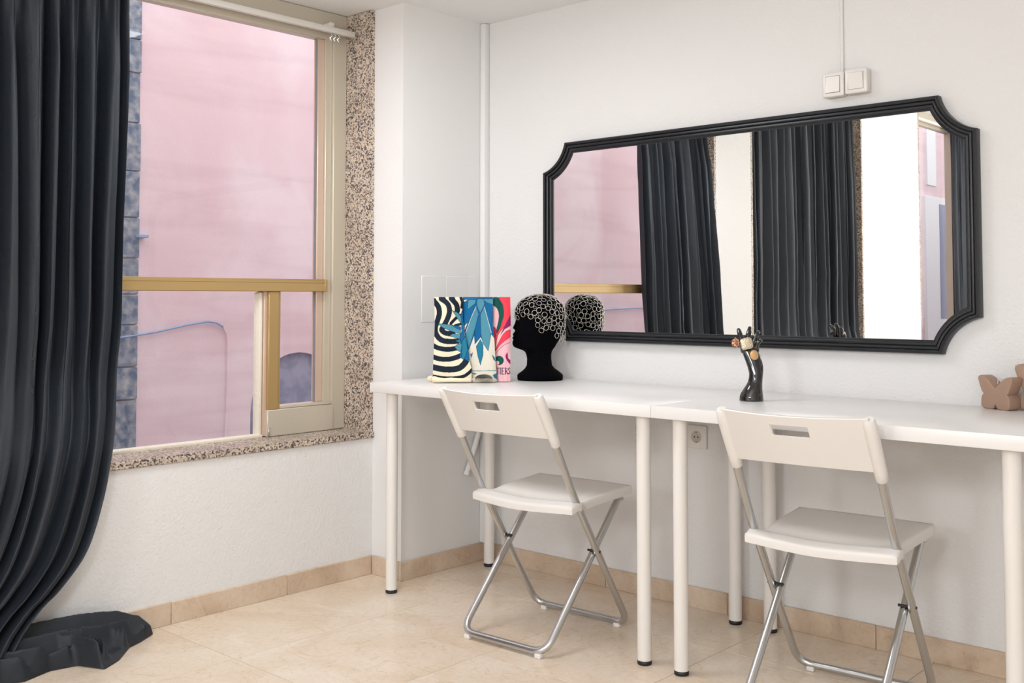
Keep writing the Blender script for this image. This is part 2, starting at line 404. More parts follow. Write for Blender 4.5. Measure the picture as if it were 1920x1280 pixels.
# ------------------------------------------------------------------ windows
def window(n, y0, y1, label, H):
    e = tag(empty('window_%d' % n, (FX, (y0 + y1) / 2, SILLZ)), label, 'window', kind='structure')
    # granite lining of the recess
    box('granite_jamb', FX - 0.01, WX + 0.001, y1 - 0.018, y1 + 0.001, 0.53, H - 0.002, M_GRAN, e)
    box('granite_jamb', FX - 0.01, WX + 0.001, y0 - 0.001, y0 + 0.018, 0.53, H - 0.002, M_GRAN, e)
    box('granite_sill', -0.40, WX + 0.010, y0 + 0.001, y1 - 0.001, 0.507, 0.531, M_GRAN, e, 0.002, 1)
    ya, yb = y0 + 0.018, y1 - 0.018
    box('head_panel', FX - 0.05, FX, ya, yb, H - 0.078, H - 0.001, M_FRAME, e, 0.002, 1)
    box('head_rail', FX - 0.055, FX - 0.014, ya + 0.06, yb - 0.06, H - 0.106, H - 0.077, M_FRAME, e, 0.002, 1)
    for s, yo in ((1, ya), (-1, yb)):
        def B(nm, a, b, x1, z0, z1, m, bv=0.002, x0=FX - 0.05):
            lo, hi = sorted((yo + s * a, yo + s * b)); return box(nm, x0, x1, lo, hi, z0, z1, m, e, bv, 1)
        B('outer_stile', 0, 0.062, FX, 0.532, H - 0.078, M_FRAME)
        B('sash_stile', 0.062, 0.092, FX - 0.012, 0.532, H - 0.078, M_FRAME)
        B('glazing_bead', 0.092, 0.122, FX - 0.022, 0.64, H - 0.106, M_PINKBEAD)
        B('seal_strip', 0.122, 0.1255, FX - 0.027, 0.64, H - 0.106, M_RUB, 0, FX - 0.037)
    if n == 3:
        box('mullion', FX - 0.05, FX + 0.008, -6.185, -6.09, 0.532, H - 0.106, M_FRAME, e, 0.002, 1)
        box('bottom_rail', FX - 0.05, FX + 0.004, ya + 0.06, yb - 0.06, 0.532, 0.60, M_FRAME, e, 0.002, 1)
        box('pane', FX - 0.036, FX - 0.031, ya + 0.12, -6.185, 0.60, H - 0.095, M_PANE, e); box('pane', FX - 0.036, FX - 0.031, -6.09, yb - 0.12, 0.60, H - 0.095, M_PANE, e)
        return e
    # transom with its ribs
    t = box('transom', FX - 0.045, FX + 0.016, ya + 0.11, yb - 0.11, 1.058, 1.104, M_GOLD, e, 0.002, 1)
    box('transom_rib', FX + 0.015, FX + 0.0175, ya + 0.11, yb - 0.11, 1.090, 1.0985, M_GOLD, t, 0.001, 1)
    box('transom_cap', FX - 0.04, FX + 0.0175, yb - 0.112, yb - 0.098, 1.058, 1.104, M_GOLD, t, 0.002, 1)
    ym = yb - 0.335
    mu = box('mullion', FX - 0.045, FX + 0.008, ym - 0.022, ym + 0.022, 0.628, 1.058, M_GOLD, e, 0.002, 1)
    box('mullion_rib', FX - 0.04, FX + 0.0005, ym + 0.022, ym + 0.034, 0.628, 1.058, M_GOLD, mu, 0.001, 1)
    box('mullion_rib', FX - 0.05, FX - 0.004, ym - 0.034, ym - 0.022, 0.535, 1.058, M_PINKBEAD, mu, 0.001, 1)
    box('sealant_strip', FX - 0.05, FX - 0.012, ym - 0.049, ym - 0.035, 0.532, 1.055, M_SEAL, e, 0.004, 2)
    br = box('bottom_rail', FX - 0.05, FX + 0.008, ym - 0.024, yb - 0.060, 0.532, 0.628, M_FRAME, e, 0.002, 1)
    box('bottom_rail_bead', FX - 0.05, FX - 0.002, ym + 0.002, yb - 0.062, 0.6285, 0.640, M_FRAME, br, 0.002, 1)
    box('latch', FX + 0.008, FX + 0.014, ym - 0.022, ym - 0.016, 0.534, 0.566, M_TUBE, br, 0.001, 1)
    box('sill_putty', FX - 0.05, FX - 0.004, ya + 0.06, ym - 0.035, 0.529, 0.541, M_SEAL, e, 0.003, 2)
    box('pane', FX - 0.036, FX - 0.031, ya + 0.12, yb - 0.12, 1.095, H - 0.095, M_PANE, e)
    box('pane', FX - 0.036, FX - 0.031, ya + 0.12, ym - 0.03, 0.537, 1.07, M_PANE, e)
    box('pane', FX - 0.036, FX - 0.031, ym + 0.01, yb - 0.12, 0.636, 1.07, M_PANE, e)
    return e
window(1, *WINS[0], 'champagne aluminium window with granite jambs beside the pillar', CEIL)
window(2, *WINS[1], 'aluminium window behind the closed black curtain', CEIL2)
window(3, *WINS[2], 'aluminium window farthest along the wall, seen in the mirror', CEIL2)

# ------------------------------------------------------------------ ceiling lamp and added fill globes (outside the picture)
for k, (lx, ly, wt, ax, ay, CZ) in enumerate(LAMPS):
    e = empty('ceiling_light', (lx, ly, CZ - 0.05))
    tag(e, 'square white ceiling light nearest the tables', 'lamp')
    box('housing', lx - ax / 2 - 0.02, lx + ax / 2 + 0.02, ly - ay / 2 - 0.02, ly + ay / 2 + 0.02, CZ - 0.035, CZ - 0.0005, M_RAIL, e, 0.003, 1)
    box('diffuser', lx - ax / 2, lx + ax / 2, ly - ay / 2, ly + ay / 2, CZ - 0.040, CZ - 0.0355, M_EMIT, e)
    ld = bpy.data.lights.new('lamp', 'AREA'); ld.shape = 'RECTANGLE'; ld.size = ax; ld.size_y = ay; ld.energy = wt; ld.color = LAMP_COL
    lo = bpy.data.objects.new('lamp', ld); lo.location = (lx, ly, CZ - 0.045); link(lo, e)

for k, (lx, ly, lz, wt) in enumerate(FILL_GLOBES):  # unseen globes added to brighten walls and ceiling from behind the camera
    e = tag(empty('fill_globe', (lx, ly, lz)), ['added globe fill light over the middle of the room', 'added globe fill light near the rear wall'][k], 'lamp', 'added fill globes')
    tube('fill_globe_rod', [(lx, ly, lz + 0.21), (lx, ly, CEIL2 - 0.02)], 0.006, M_RAIL, e, 10)
    cyl('fill_globe_rose', (lx, ly), 0.05, CEIL2 - 0.025, CEIL2 - 0.0005, M_RAIL, e, 24, 0.004)
    V, F = [], []
    for a_ in range(1, 12):
        for b_ in range(24): V.append((lx + 0.22 * math.sin(PI * a_ / 12) * math.cos(2 * PI * b_ / 24), ly + 0.22 * math.sin(PI * a_ / 12) * math.sin(2 * PI * b_ / 24), lz + 0.22 * math.cos(PI * a_ / 12)))
    for a_ in range(10):
        for b_ in range(24): F.append((a_ * 24 + b_, a_ * 24 + (b_ + 1) % 24, (a_ + 1) * 24 + (b_ + 1) % 24, (a_ + 1) * 24 + b_))
    mk('fill_globe_shell', V, F, M_GLOBE, e, True)
    ld = bpy.data.lights.new('fill_light', 'POINT'); ld.energy = wt; ld.shadow_soft_size = 0.21; ld.color = LAMP_COL
    lo = bpy.data.objects.new('fill_light', ld); lo.location = (lx, ly, lz); link(lo, e)

# ------------------------------------------------------------------ the alley outside
PX = -2.6
pw = tag(empty('pink_building', (PX, -4, -0.6)), 'pink stuccoed building across the alley outside the windows', 'building')
ay0, ay1 = 0.657, 1.367                                   # arched doorway
arc = [((ay0 + ay1) / 2 + (ay1 - ay0) / 2 * math.cos(a), 0.333 + 0.355 * math.sin(a)) for a in [PI - PI * k / 20 for k in range(21)]]
def tri_prism(name, outline, x0, x1, m, parent):
    bm = bmesh.new(); n = len(outline)
    A = [bm.verts.new((x1, p[0], p[1])) for p in outline]; B = [bm.verts.new((x0, p[0], p[1])) for p in outline]
    fa = bm.faces.new(A); fb = bm.faces.new(B)
    for i in range(n): bm.faces.new((A[i], A[(i + 1) % n], B[(i + 1) % n], B[i]))
    bmesh.ops.triangulate(bm, faces=[fa, fb]); bmesh.ops.recalc_face_normals(bm, faces=bm.faces)
    return from_bm(name, bm, m, parent)
V, F = [], []
def quad(a, b, c, d):
    n_ = len(V); V.extend([a, b, c, d]); F.append((n_, n_ + 1, n_ + 2, n_ + 3))
def rect(y0, y1, z0, z1): quad((PX, y0, z0), (PX, y1, z0), (PX, y1, z1), (PX, y0, z1))
rect(-20, ay0, -0.6, 5); rect(ay1, 6, -0.6, 5)
for p, q in zip(arc, arc[1:]):
    quad((PX, p[0], p[1]), (PX, q[0], q[1]), (PX, q[0], 5), (PX, p[0], 5)); quad((PX, p[0], p[1]), (PX, q[0], q[1]), (PX - 0.12, q[0], q[1]), (PX - 0.12, p[0], p[1]))
for y_ in (ay0, ay1): quad((PX, y_, -0.6), (PX, y_, 0.333), (PX - 0.12, y_, 0.333), (PX - 0.12, y_, -0.6))
quad((PX, -20, 5), (PX, 6, 5), (PX - 0.2, 6, 5), (PX - 0.2, -20, 5)); quad((PX - 0.2, -20, -0.6), (PX - 0.2, 6, -0.6), (PX - 0.2, 6, 5), (PX - 0.2, -20, 5))
mk('facade', V, F, M_PINK, pw, fix=False)
tri_prism('arched_door', [(ay0 - 0.02, -0.6)] + [((ay0 + ay1) / 2 + 0.375 * math.cos(a), 0.333 + 0.375 * math.sin(a)) for a in [PI - PI * k / 20 for k in range(21)]] + [(ay1 + 0.02, -0.6)], PX - 0.22, PX - 0.035, M_ARCH, pw)
zz = -0.6; k = 0
random.seed(3)
strip = empty('painted_corner_strip', (PX, -0.17, -0.6)); strip.parent = pw; strip.matrix_parent_inverse = Matrix.Translation(-pw.location)
while zz < 4.4:
    h = random.uniform(0.16, 0.30)
    box('block', PX - 0.02, PX + 0.018 + random.uniform(-0.003, 0.004), -0.255, -0.098 + random.uniform(-0.005, 0.005), zz + 0.003, zz + h - 0.003, M_BLUE, strip, 0.004, 1)
    zz += h
box('wall_bracket', PX, PX + 0.06, -0.12, -0.06, 1.370, 1.387, M_CABLE, pw, 0.002, 1)
fe = empty('facade_window', (PX, -12.3, 0.7)); fe.parent = pw; fe.matrix_parent_inverse = Matrix.Translation(-pw.location)
box('white_frame', PX - 0.05, PX + 0.04, -13.6, -11.48, 0.1, 2.44, M_OUTW, fe, 0.004, 1)
for a, b, c, d in ((-13.4, -11.98, 0.743, 2.35), (-13.4, -11.98, 0.16, 0.632)):
    box('window_pane', PX + 0.035, PX + 0.046, a, b, c, d, M_OUTG, fe, 0.002, 1)
box('white_band', PX - 0.05, PX + 0.02, -11.95, -11.62, 2.6, 3.45, M_OUTW, fe, 0.003, 1)
cb = [(0.475, 0.20), (0.485, 0.40), (0.488, 0.581), (0.487, 0.76), (0.478, 0.82), (0.449, 0.862), (0.40, 0.888), (0.34, 0.895), (0.2, 0.875), (0.0, 0.838), (-0.191, 0.816), (-1.5, 0.83), (-3.0, 0.89), (-4.35, 0.933), (-4.85, 0.947), (-6.5, 0.97)]
ca = tag(empty('wall_cable', (PX + 0.022, -0.345, 0.9)), 'thin pale blue cable looping across the pink wall outside', 'cable')
tube('painted_run', [(PX + 0.012, y, z) for y, z in cb[:6]], 0.006, M_PINK, ca, 8)
tube('cable_run', [(PX + 0.018, y, z) for y, z in cb[5:]], 0.006, M_CABLE, ca, 8)
tag(box('alley_ground', -2.9, -0.42, -20, 6, -0.7, -0.6, M_PAVE), 'concrete ground of the alley', 'ground', kind='structure')
tag(boxes('outer_wall', [(-0.46, -0.42, YB - 0.14, 0.14, -0.7, SILLZ - 0.03), (-0.46, -0.42, -0.443, 6, -0.7, CEIL2 + 0.1), (-0.46, -0.42, -20, -6.6, -0.7, CEIL2 + 0.1)], M_OUTW), 'outer skin of the room wall towards the alley', 'wall', kind='structure')

# ------------------------------------------------------------------ curtain rails and curtains
def rail(y0, y1, label, dz=0.0):
    e = tag(empty('curtain_rail', (-0.266, (y0 + y1) / 2, 2.056 + dz)), label, 'curtain rail', 'curtain rails')
    box('track', -0.277, -0.255, y0, y1, 2.046 + dz, 2.068 + dz, M_RAIL, e, 0.003, 2)
    for k in range(3):
        y = y1 - 0.075 - 0.018 * k
        tube('glider', [(-0.266, y, 2.046 + dz), (-0.262, y + 0.003, 2.034 + dz), (-0.268, y - 0.004, 2.026 + dz), (-0.266, y + 0.002, 2.018 + dz)], 0.0028, M_TUBE, e, 6)
    for y in (y0 + 0.1, (y0 + y1) / 2, y1 - 0.1):
        box('rail_bracket', FX - 0.002, -0.270, y - 0.01, y + 0.01, 2.062 + dz, 2.090 + dz, M_RAIL, e, 0.002, 1)
    return e
rail(-2.035, -0.463, 'white curtain rail above the window beside the pillar')
rail(-3.96, -2.47, 'white curtain rail above the closed black curtain', 0.40)
rail(-6.57, -5.03, 'white curtain rail above the farthest window', 0.40)

def fold(ph, sharp=0.35):
    return math.sin(ph) + sharp * math.sin(2 * ph + 0.7) * 0.5

def curtain_sheet(name, yR, yL, xc, amp, zt, zb, folds, seed, parent, nu=230, nv=110, gather=True, far=lambda z: 0.0):
    """hanging cloth: u runs from the near edge yR(z) to the far edge yL(z); xc(z) is the mid distance from the wall"""
    rnd = random.Random(seed)
    knots = [0.0]
    for i in range(folds): knots.append(knots[-1] + rnd.uniform(0.55, 1.5))
    tot = knots[-1]; knots = [k / tot for k in knots]
    am = [rnd.uniform(0.55, 1.25) for _ in range(folds + 1)]
    dr = [rnd.uniform(-0.5, 0.5) for _ in range(folds + 1)]
    V, F = [], []
    for j in range(nv + 1):
        z = zt + (zb - zt) * j / nv
        f = (zt - z) / (zt - zb)
        for i in range(nu + 1):
            u = i / nu
            k = max(0, min(folds - 1, next((q for q in range(folds) if u < knots[q + 1]), folds - 1)))
            t = (u - knots[k]) / (knots[k + 1] - knots[k])
            ph = 2 * PI * (k + t) + 1.5 * dr[k] * math.sin(2.2 * f + k) + 0.55 * math.sin(4.2 * f + 2 * u * folds)
            a = amp(z) * (am[k] * (1 - t) + am[k + 1] * t)
            y0, y1 = yR(z), yL(z)
            pitch = abs(y1 - y0) / folds
            fv = 2 * (0.5 + 0.5 * math.cos(ph)) ** 0.85 - 1
            x = xc(z) + far(z) * u + a * fv
            y = y0 + (y1 - y0) * u + pitch * 0.30 * dr[k] * fv * min(1, f * 5)
            if gather and f < 0.10:      # gathered heading: many small pleats
                g_ = (1 - f / 0.10); x += 0.007 * g_ * math.sin(2 * PI * u * folds * 2.7 + 3 * u)
            nz = noise.noise((u * 14, z * 2.0, seed)); n2 = noise.noise((u * 40, z * 9.0, seed + 5))
            x += 0.007 * nz * min(1, f * 4) + 0.0016 * n2
            V.append((x, y, z))
    for j in range(nv):
        for i in range(nu):
            a_ = j * (nu + 1) + i; F.append((a_, a_ + 1, a_ + nu + 2, a_ + nu + 1))
    return mk(name, V, F, M_CURT, parent, True)

YR1 = [(0.0, -1.86), (0.10, -1.80), (0.168, -1.734), (0.199, -1.69), (0.274, -1.616), (0.342, -1.577), (0.444, -1.541), (0.535, -1.519), (0.641, -1.489), (0.798, -1.456), (0.964, -1.440), (1.218, -1.436), (1.477, -1.427), (1.737, -1.420), (2.1, -1.413)]
XC1 = [(0.0, -0.035), (0.05, -0.045), (0.2, -0.078), (0.4, -0.105), (0.56, -0.118), (0.66, -0.150), (0.80, -0.205), (0.95, -0.215), (1.5, -0.228), (2.1, -0.240)]
YL1 = [(0.0, -2.32), (0.2, -2.20), (0.5, -2.09), (0.9, -2.035), (2.1, -2.030)]
AM1 = [(0.0, 0.034), (0.25, 0.034), (0.5, 0.028), (0.62, 0.020), (0.85, 0.030), (1.2, 0.042), (1.75, 0.040), (1.95, 0.024), (2.1, 0.014)]
c1 = tag(empty('curtain', (-0.15, -1.72, 0)), 'long black cotton curtain puddling on the floor at the left edge', 'curtain', 'black curtains')
curtain_sheet('curtain_panel', lambda z: smooth_tab(YR1, z), lambda z: smooth_tab(YL1, z), lambda z: smooth_tab(XC1, z), lambda z: lerp(AM1, z), 2.045, 0.012, 10, 21, c1, 320, 170, far=lambda z: lerp([(0.1, 0.0), (0.5, 0.04), (0.8, 0.065), (1.0, 0.06), (1.5, 0.03), (2.0, 0.0)], z))

# cloth lying on the floor at the foot of the curtain
FRONT = [(-2.30, 0.06), (-2.0, 0.03), (-1.855, 0.0), (-1.80, 0.015), (-1.72, -0.015), (-1.655, 0.0), (-1.62, 0.085), (-1.56, 0.045), (-1.49, -0.035), (-1.45, -0.055), (-1.40, -0.085), (-1.36, -0.11)]
RIDGES = [  # polyline in (y, x), height, width
    ([(-2.2, -0.11), (-1.7, -0.118), (-1.47, -0.116), (-1.37, -0.112)], 0.098, 0.034),
    ([(-2.2, -0.02), (-1.95, -0.03), (-1.88, 0.0), (-1.83, 0.012)], 0.088, 0.030),
    ([(-1.98, -0.075), (-1.78, -0.062), (-1.66, -0.052), (-1.56, -0.058), (-1.47, -0.075)], 0.078, 0.017),
    ([(-1.90, -0.045), (-1.76, -0.020), (-1.68, -0.012)], 0.062, 0.013),
    ([(-1.70, -0.060), (-1.662, -0.025), (-1.640, 0.025), (-1.63, 0.06)], 0.070, 0.012),
    ([(-1.60, -0.050), (-1.588, -0.012), (-1.600, 0.040)], 0.054, 0.010),
    ([(-1.545, -0.070), (-1.515, -0.045), (-1.50, -0.030)], 0.064, 0.011),
    ([(-1.43, -0.112), (-1.405, -0.085), (-1.40, -0.075)], 0.062, 0.012),
]
def seg_d(px, py, a, b):
    ax, ay = a; bx, by = b; dx, dy = bx - ax, by - ay
    t = max(0, min(1, ((px - ax) * dx + (py - ay) * dy) / (dx * dx + dy * dy)))
    return math.hypot(px - ax - t * dx, py - ay - t * dy)
V, F = [], []; nu, nv = 190, 70
for i in range(nu + 1):
    y = -2.30 + (2.30 - 1.385) * i / nu
    xf = lerp(FRONT, y); xb = -0.146
    for j in range(nv + 1):
        s = j / nv; x = xb + (xf - xb) * s
        yy = y + 0.010 * math.sin(5 * s + 7 * y) * (1 if i > 5 else 0)
        h = 0.0
        for pl, hh, wd in RIDGES:
            d = min(seg_d(yy, x, a, b) for a, b in zip(pl, pl[1:]))
            h = max(h, hh * math.exp(-(d / wd) ** 1.3)) if hh > 0 else h
        n = noise.noise((yy * 9, x * 13, 3.1)); h += 0.006 * n * (1 - s * 0.3) + 0.012
        n2 = noise.noise((yy * 34 + 20 * x, x * 30, 9.0)); h += 0.0015 * (1 - abs(n2) * 2)
        h *= lerp([(-1.66, 1.0), (-1.47, 0.80), (-1.40, 0.55), (-1.36, 0.45)], y)
        edge = min(1.0, (1 - s) / 0.10); end = min(1.0, (nu - i) / 3.5)
        h = 0.003 + max(0.0, h) * edge ** 0.6 * (0.35 + 0.65 * end ** 0.7)
        V.append((x, yy, h))
for i in range(nu):
    for j in range(nv):
        a_ = i * (nv + 1) + j; F.append((a_, a_ + 1, a_ + nv + 2, a_ + nv + 1))
mk('puddled_hem', V, F, M_CURT, c1, True)

c2 = tag(empty('curtain', (-0.25, -3.2, 0)), 'closed black curtain in the middle of the mirror reflection', 'curtain', 'black curtains')
XC2 = [(0.0, -0.125), (0.56, -0.125), (0.8, -0.215), (1.0, -0.225), (2.5, -0.235)]
curtain_sheet('curtain_panel', lambda z: -2.475, lambda z: -3.93 - 0.03 * (2 - z) / 2, lambda z: lerp(XC2, z), lambda z: lerp([(0, 0.02), (0.6, 0.018), (1.2, 0.040), (2.5, 0.03)], z), 2.44, 0.02, 19, 5, c2, 330, 70)
c3 = tag(empty('curtain', (-0.25, -6.2, 0)), 'black curtain at the right end of the mirror reflection', 'curtain', 'black curtains')
curtain_sheet('curtain_panel', lambda z: -5.90, lambda z: -6.55, lambda z: lerp(XC2, z), lambda z: 0.024, 2.44, 0.02, 10, 9, c3, 160, 50)

# ------------------------------------------------------------------ tables
TX0, L1, L2, TG, TD, TZ, TH = 0.0314, 1.2005, 0.994, 0.020, 0.604, 0.735, 0.034
def table(x0, x1, label, first):
    e = tag(empty('table', ((x0 + x1) / 2, -TG - TD / 2, 0)), label, 'table', 'white tables along the wall')
    box('table_top', x0, x1, -TG - TD, -TG, TZ - TH, TZ, M_TABLE, e, 0.0015, 2)
    for ix in (x0 + 0.061, x1 - 0.061):
        for iy in (-TG - TD + 0.0535, -TG - 0.0505):
            l = cyl('leg', (ix, iy), 0.0203, 0.0125, TZ - TH - 0.0035, M_LEG, e, 28)
            cyl('leg_foot', (ix, iy), 0.0205, 0.0, 0.0122, M_BLACKPL, l, 28, 0.002)
            cyl('leg_plate', (ix, iy), 0.028, TZ - TH - 0.004, TZ - TH - 0.0003, M_LEG, l, 28)
    return e
t1 = table(TX0, TX0 + L1, 'longer white table beside the pillar, holding the head and scarves', True)
t2 = table(TX0 + L1 + 0.0012, TX0 + L1 + L2, 'shorter white table on the right, holding the black hand and candles', False)
# small printed sticker on the leg by the join of the tables
lx, ly = TX0 + L1 - 0.061, -TG - TD + 0.0535
for k, (z0, z1) in enumerate(((0.655, 0.672), (0.638, 0.646), (0.620, 0.633))):
    V, F = [], []
    for i in range(5):
        a = math.radians(196 + i * 4)
        for z in (z0, z1): V.append((lx + 0.0208 * math.cos(a), ly + 0.0208 * math.sin(a), z))
    for i in range(4): F.append((2 * i, 2 * i + 1, 2 * i + 3, 2 * i + 2))
    mk('leg_sticker', V, F, mat('grey sticker print', (0.22, 0.19, 0.17), 0.6) if k == 0 else bpy.data.materials['grey sticker print'], t1)

# ------------------------------------------------------------------ folding chairs (local: origin on the floor under the pivot, +y towards the table)
def sheet_solid(grid, thick, mat_, name, parent, hole=None):
    """grid[i][j] of (pos, normal); hole(i, j) -> True leaves the cell out; gives a closed plate"""
    ni, nj = len(grid), len(grid[0]); bm = bmesh.new()
    A = [[bm.verts.new(p + n * thick / 2) for p, n in row] for row in grid]
    B = [[bm.verts.new(p - n * thick / 2) for p, n in row] for row in grid]
    solid = lambda i, j: 0 <= i < ni - 1 and 0 <= j < nj - 1 and not (hole and hole(i, j))
    for i in range(ni - 1):
        for j in range(nj - 1):
            if not solid(i, j): continue
            bm.faces.new((A[i][j], A[i + 1][j], A[i + 1][j + 1], A[i][j + 1])); bm.faces.new((B[i][j], B[i][j + 1], B[i + 1][j + 1], B[i + 1][j]))
            for (di, dj, p, q) in ((-1, 0, (i, j), (i, j + 1)), (1, 0, (i + 1, j), (i + 1, j + 1)), (0, -1, (i, j), (i + 1, j)), (0, 1, (i, j + 1), (i + 1, j + 1))):
                if not solid(i + di, j + dj):
                    bm.faces.new((A[p[0]][p[1]], A[q[0]][q[1]], B[q[0]][q[1]], B[p[0]][p[1]]))
    for v in [v for v in bm.verts if not v.link_faces]: bm.verts.remove(v)
    bmesh.ops.recalc_face_normals(bm, faces=bm.faces)
    return bm

UP = [(-0.285, 0.757), (-0.205, 0.620), (-0.118, 0.452), (0.0, 0.270), (0.166, 0.017)]     # side profile of the back uprights (y, z)
def up_y(z):
    return lerp([(b, a) for a, b in reversed(UP)], z)
def make_chair(label):
    e = tag(empty('folding_chair', (0, 0, 0)), label, 'chair', 'white folding chairs')
    hw, hb = 0.185, 0.163; r = 0.0108
    pts = [(-hw, -0.276, 0.742), (-hw, -0.118, 0.452), (-hw, 0.166, 0.017), (hw, 0.166, 0.017), (hw, -0.118, 0.452), (hw, -0.276, 0.742)]
    tube('back_frame', round_path(pts, [0, 0.06, 0.05, 0.05, 0.06, 0]), r, M_TUBE, e, 14)
    pts = [(-hb, 0.152, 0.412), (-hb, -0.222, 0.017), (hb, -0.222, 0.017), (hb, 0.152, 0.412)]
    tube('leg_frame', round_path(pts, 0.052), r, M_TUBE, e, 14)
    for s in (-1, 1):
        for (x, y) in ((s * 0.146, 0.164), (s * 0.138, -0.222)):
            box('foot_pad', x - 0.011, x + 0.011, y - 0.010, y + 0.010, 0.0, 0.0135, M_WHITEPL, e, 0.003, 2)
        px = s * (hw + hb) / 2
        V, F = tube_geo([(s * (hb - 0.012), 0, 0.270), (s * (hw + 0.0118), 0, 0.270)], 0.0036, 10)
        tube_geo([(s * (hb + 0.0105), 0, 0.270), (s * (hw - 0.0105), 0, 0.270)], 0.0055, 10, V=V, F=F)
        mk('pivot_bolt', V, F, M_BLACKPL, e)
        V, F = tube_geo([(s * 0.150, 0.150, 0.405), (s * 0.176, 0.150, 0.405)], 0.006, 10)
        mk('seat_hinge', V, F, M_TUBE, e)
    # seat: shallow tray, rolled rear edge, side aprons
    NX, NY = 34, 30; grid = []
    for i in range(NX + 1):
        u = -1 + 2 * i / NX; row = []
        for j in range(NY + 1):
            v = j / NY                                   # 0 rear .. 1 front
            yr = -0.136 - 0.026 * (1 - u * u); yf = 0.190 - 0.006 * u * u
            if v < 0.16: hwid = 0.193
            elif v < 0.22: hwid = 0.193 - 0.021 * (v - 0.16) / 0.06
            else: hwid = 0.172 + 0.012 * (v - 0.22) / 0.78
            y = yr + (yf - yr) * v
            z = 0.425 + 0.018 * v + 0.007 * math.exp(-((v - 0.09) / 0.05) ** 2) - 0.008 * math.exp(-((v - 0.24) / 0.10) ** 2) * (1 - u * u * 0.5)
            z -= 0.004 * math.cos(u * PI / 2) ** 2 * (1 - v)
            row.append([u * hwid, y, z])
        grid.append(row)
    bm = bmesh.new(); T = [[bm.verts.new(p) for p in row] for row in grid]
    for i in range(NX):
        for j in range(NY): bm.faces.new((T[i][j], T[i + 1][j], T[i + 1][j + 1], T[i][j + 1]))
    # skirt all round, then underside
    ringi = [(i, 0) for i in range(NX + 1)] + [(NX, j) for j in range(1, NY + 1)] + [(i, NY) for i in range(NX - 1, -1, -1)] + [(0, j) for j in range(NY - 1, 0, -1)]
    top = [T[i][j] for i, j in ringi]
    def depth(i, j):
        v = j / NY; return 0.027 if v > 0.2 else 0.024
    levels = []
    for (out_, dz) in ((0.0032, 0.0028), (0.0042, 0.010), (0.0030, 1.0), (-0.006, 1.0)):
        lv = []
        for (i, j), tv in zip(ringi, top):
            p = tv.co.copy(); d = Vector((p.x, (p.y - 0.02) * 1.0, 0))
            nx = 0.0; ny = 0.0
            if i == 0: nx = -1
            if i == NX: nx = 1
            if j == 0: ny = -1
            if j == NY: ny = 1
            nn = Vector((nx, ny, 0)).normalized()
            lv.append(bm.verts.new(p + nn * out_ - Vector((0, 0, dz if dz < 0.5 else depth(i, j)))))
        levels.append(lv)
    prev = top
    for lv in levels:
        for k in range(len(lv)):
            k2 = (k + 1) % len(lv); bm.faces.new((prev[k], prev[k2], lv[k2], lv[k]))
        prev = lv
    inner = [bm.verts.new(v.co + Vector((0, 0, 0.014))) for v in prev]
    for k in range(len(prev)):
        k2 = (k + 1) % len(prev); bm.faces.new((prev[k], prev[k2], inner[k2], inner[k]))
    fb = bm.faces.new(inner); bmesh.ops.triangulate(bm, faces=[fb])
    bmesh.ops.recalc_face_normals(bm, faces=bm.faces)
    o = from_bm('seat', bm, M_WHITEPL, e); shade_auto(o, 55)
    # backrest: curved plate with a grip slot and two sleeves around the uprights
    us = sorted(set([-1 + 2 * k / 28 for k in range(29)] + [-0.25, 0.25])); vs_ = [0, 0.1, 0.2, 0.3, 0.4, 0.5, 0.55, 0.60, 0.83, 0.88, 0.94, 1.0]
    grid = []
    for u in us:
        row = []
        for v in vs_:
            zb = 0.628 + 0.004 * (1 - u * u); zt = 0.757 - 0.005 * (1 - u * u)
            z = zb + (zt - zb) * v
            y = up_y(z) - 0.030 * (1 - u * u) - 0.004
            n = Vector((0.30 * u, -1, -0.5)).normalized()
            row.append((Vector((u * 0.186, y, z)), n))
        grid.append(row)
    ih = [k for k, u in enumerate(us) if -0.2501 < u < 0.249]; jh = vs_.index(0.60)
    bm = sheet_solid(grid, 0.0075, M_WHITEPL, 'backrest', e, lambda i, j: i in ih and j == jh)
    bmesh.ops.bevel(bm, geom=[ed for ed in bm.edges if ed.calc_face_angle(0) > 0.9], offset=0.0018, segments=2, affect='EDGES')
    V, F = [], []
    for k in range(25):                                    # flange along the top edge, turned towards the seat
        u = -1 + 2 * k / 24; zt = 0.757 - 0.005 * (1 - u * u); yb_ = up_y(zt) - 0.030 * (1 - u * u) - 0.004
        for dy_, dz_ in ((-0.0045, 0.0005), (-0.003, 0.003), (0.012, 0.003), (0.014, 0.001), (0.014, -0.004), (-0.002, -0.004)): V.append((u * 0.186, yb_ + dy_, zt + dz_))
    for k in range(24):
        for q in range(6): F.append((k * 6 + q, k * 6 + (q + 1) % 6, (k + 1) * 6 + (q + 1) % 6, (k + 1) * 6 + q))
    F += [tuple(range(6)), tuple(reversed(range(144, 150)))]
    for s in (-1, 1):
        P = []
        for z in (0.606, 0.609, 0.63, 0.68, 0.73, 0.752, 0.757): P.append((s * hw, up_y(z) - 0.001, z))
        tube_geo(P, [0.0125, 0.0150, 0.0158, 0.0165, 0.0165, 0.0155, 0.012], 16, V=V, F=F)
    me = bpy.data.meshes.new('tmp'); me.from_pydata([tuple(v) for v in V], [], F); bm.from_mesh(me); bpy.data.meshes.remove(me)
    bmesh.ops.recalc_face_normals(bm, faces=bm.faces)
    o = from_bm('backrest', bm, M_WHITEPL, e); shade_auto(o, 50)
    return e
def copy_tree(o, parent=None):
    c = o.copy(); COL.objects.link(c)
    if parent: c.parent = parent
    for ch in list(o.children): copy_tree(ch, c)
    return c
ch1 = make_chair('white folding chair at the longer table, left of the two')
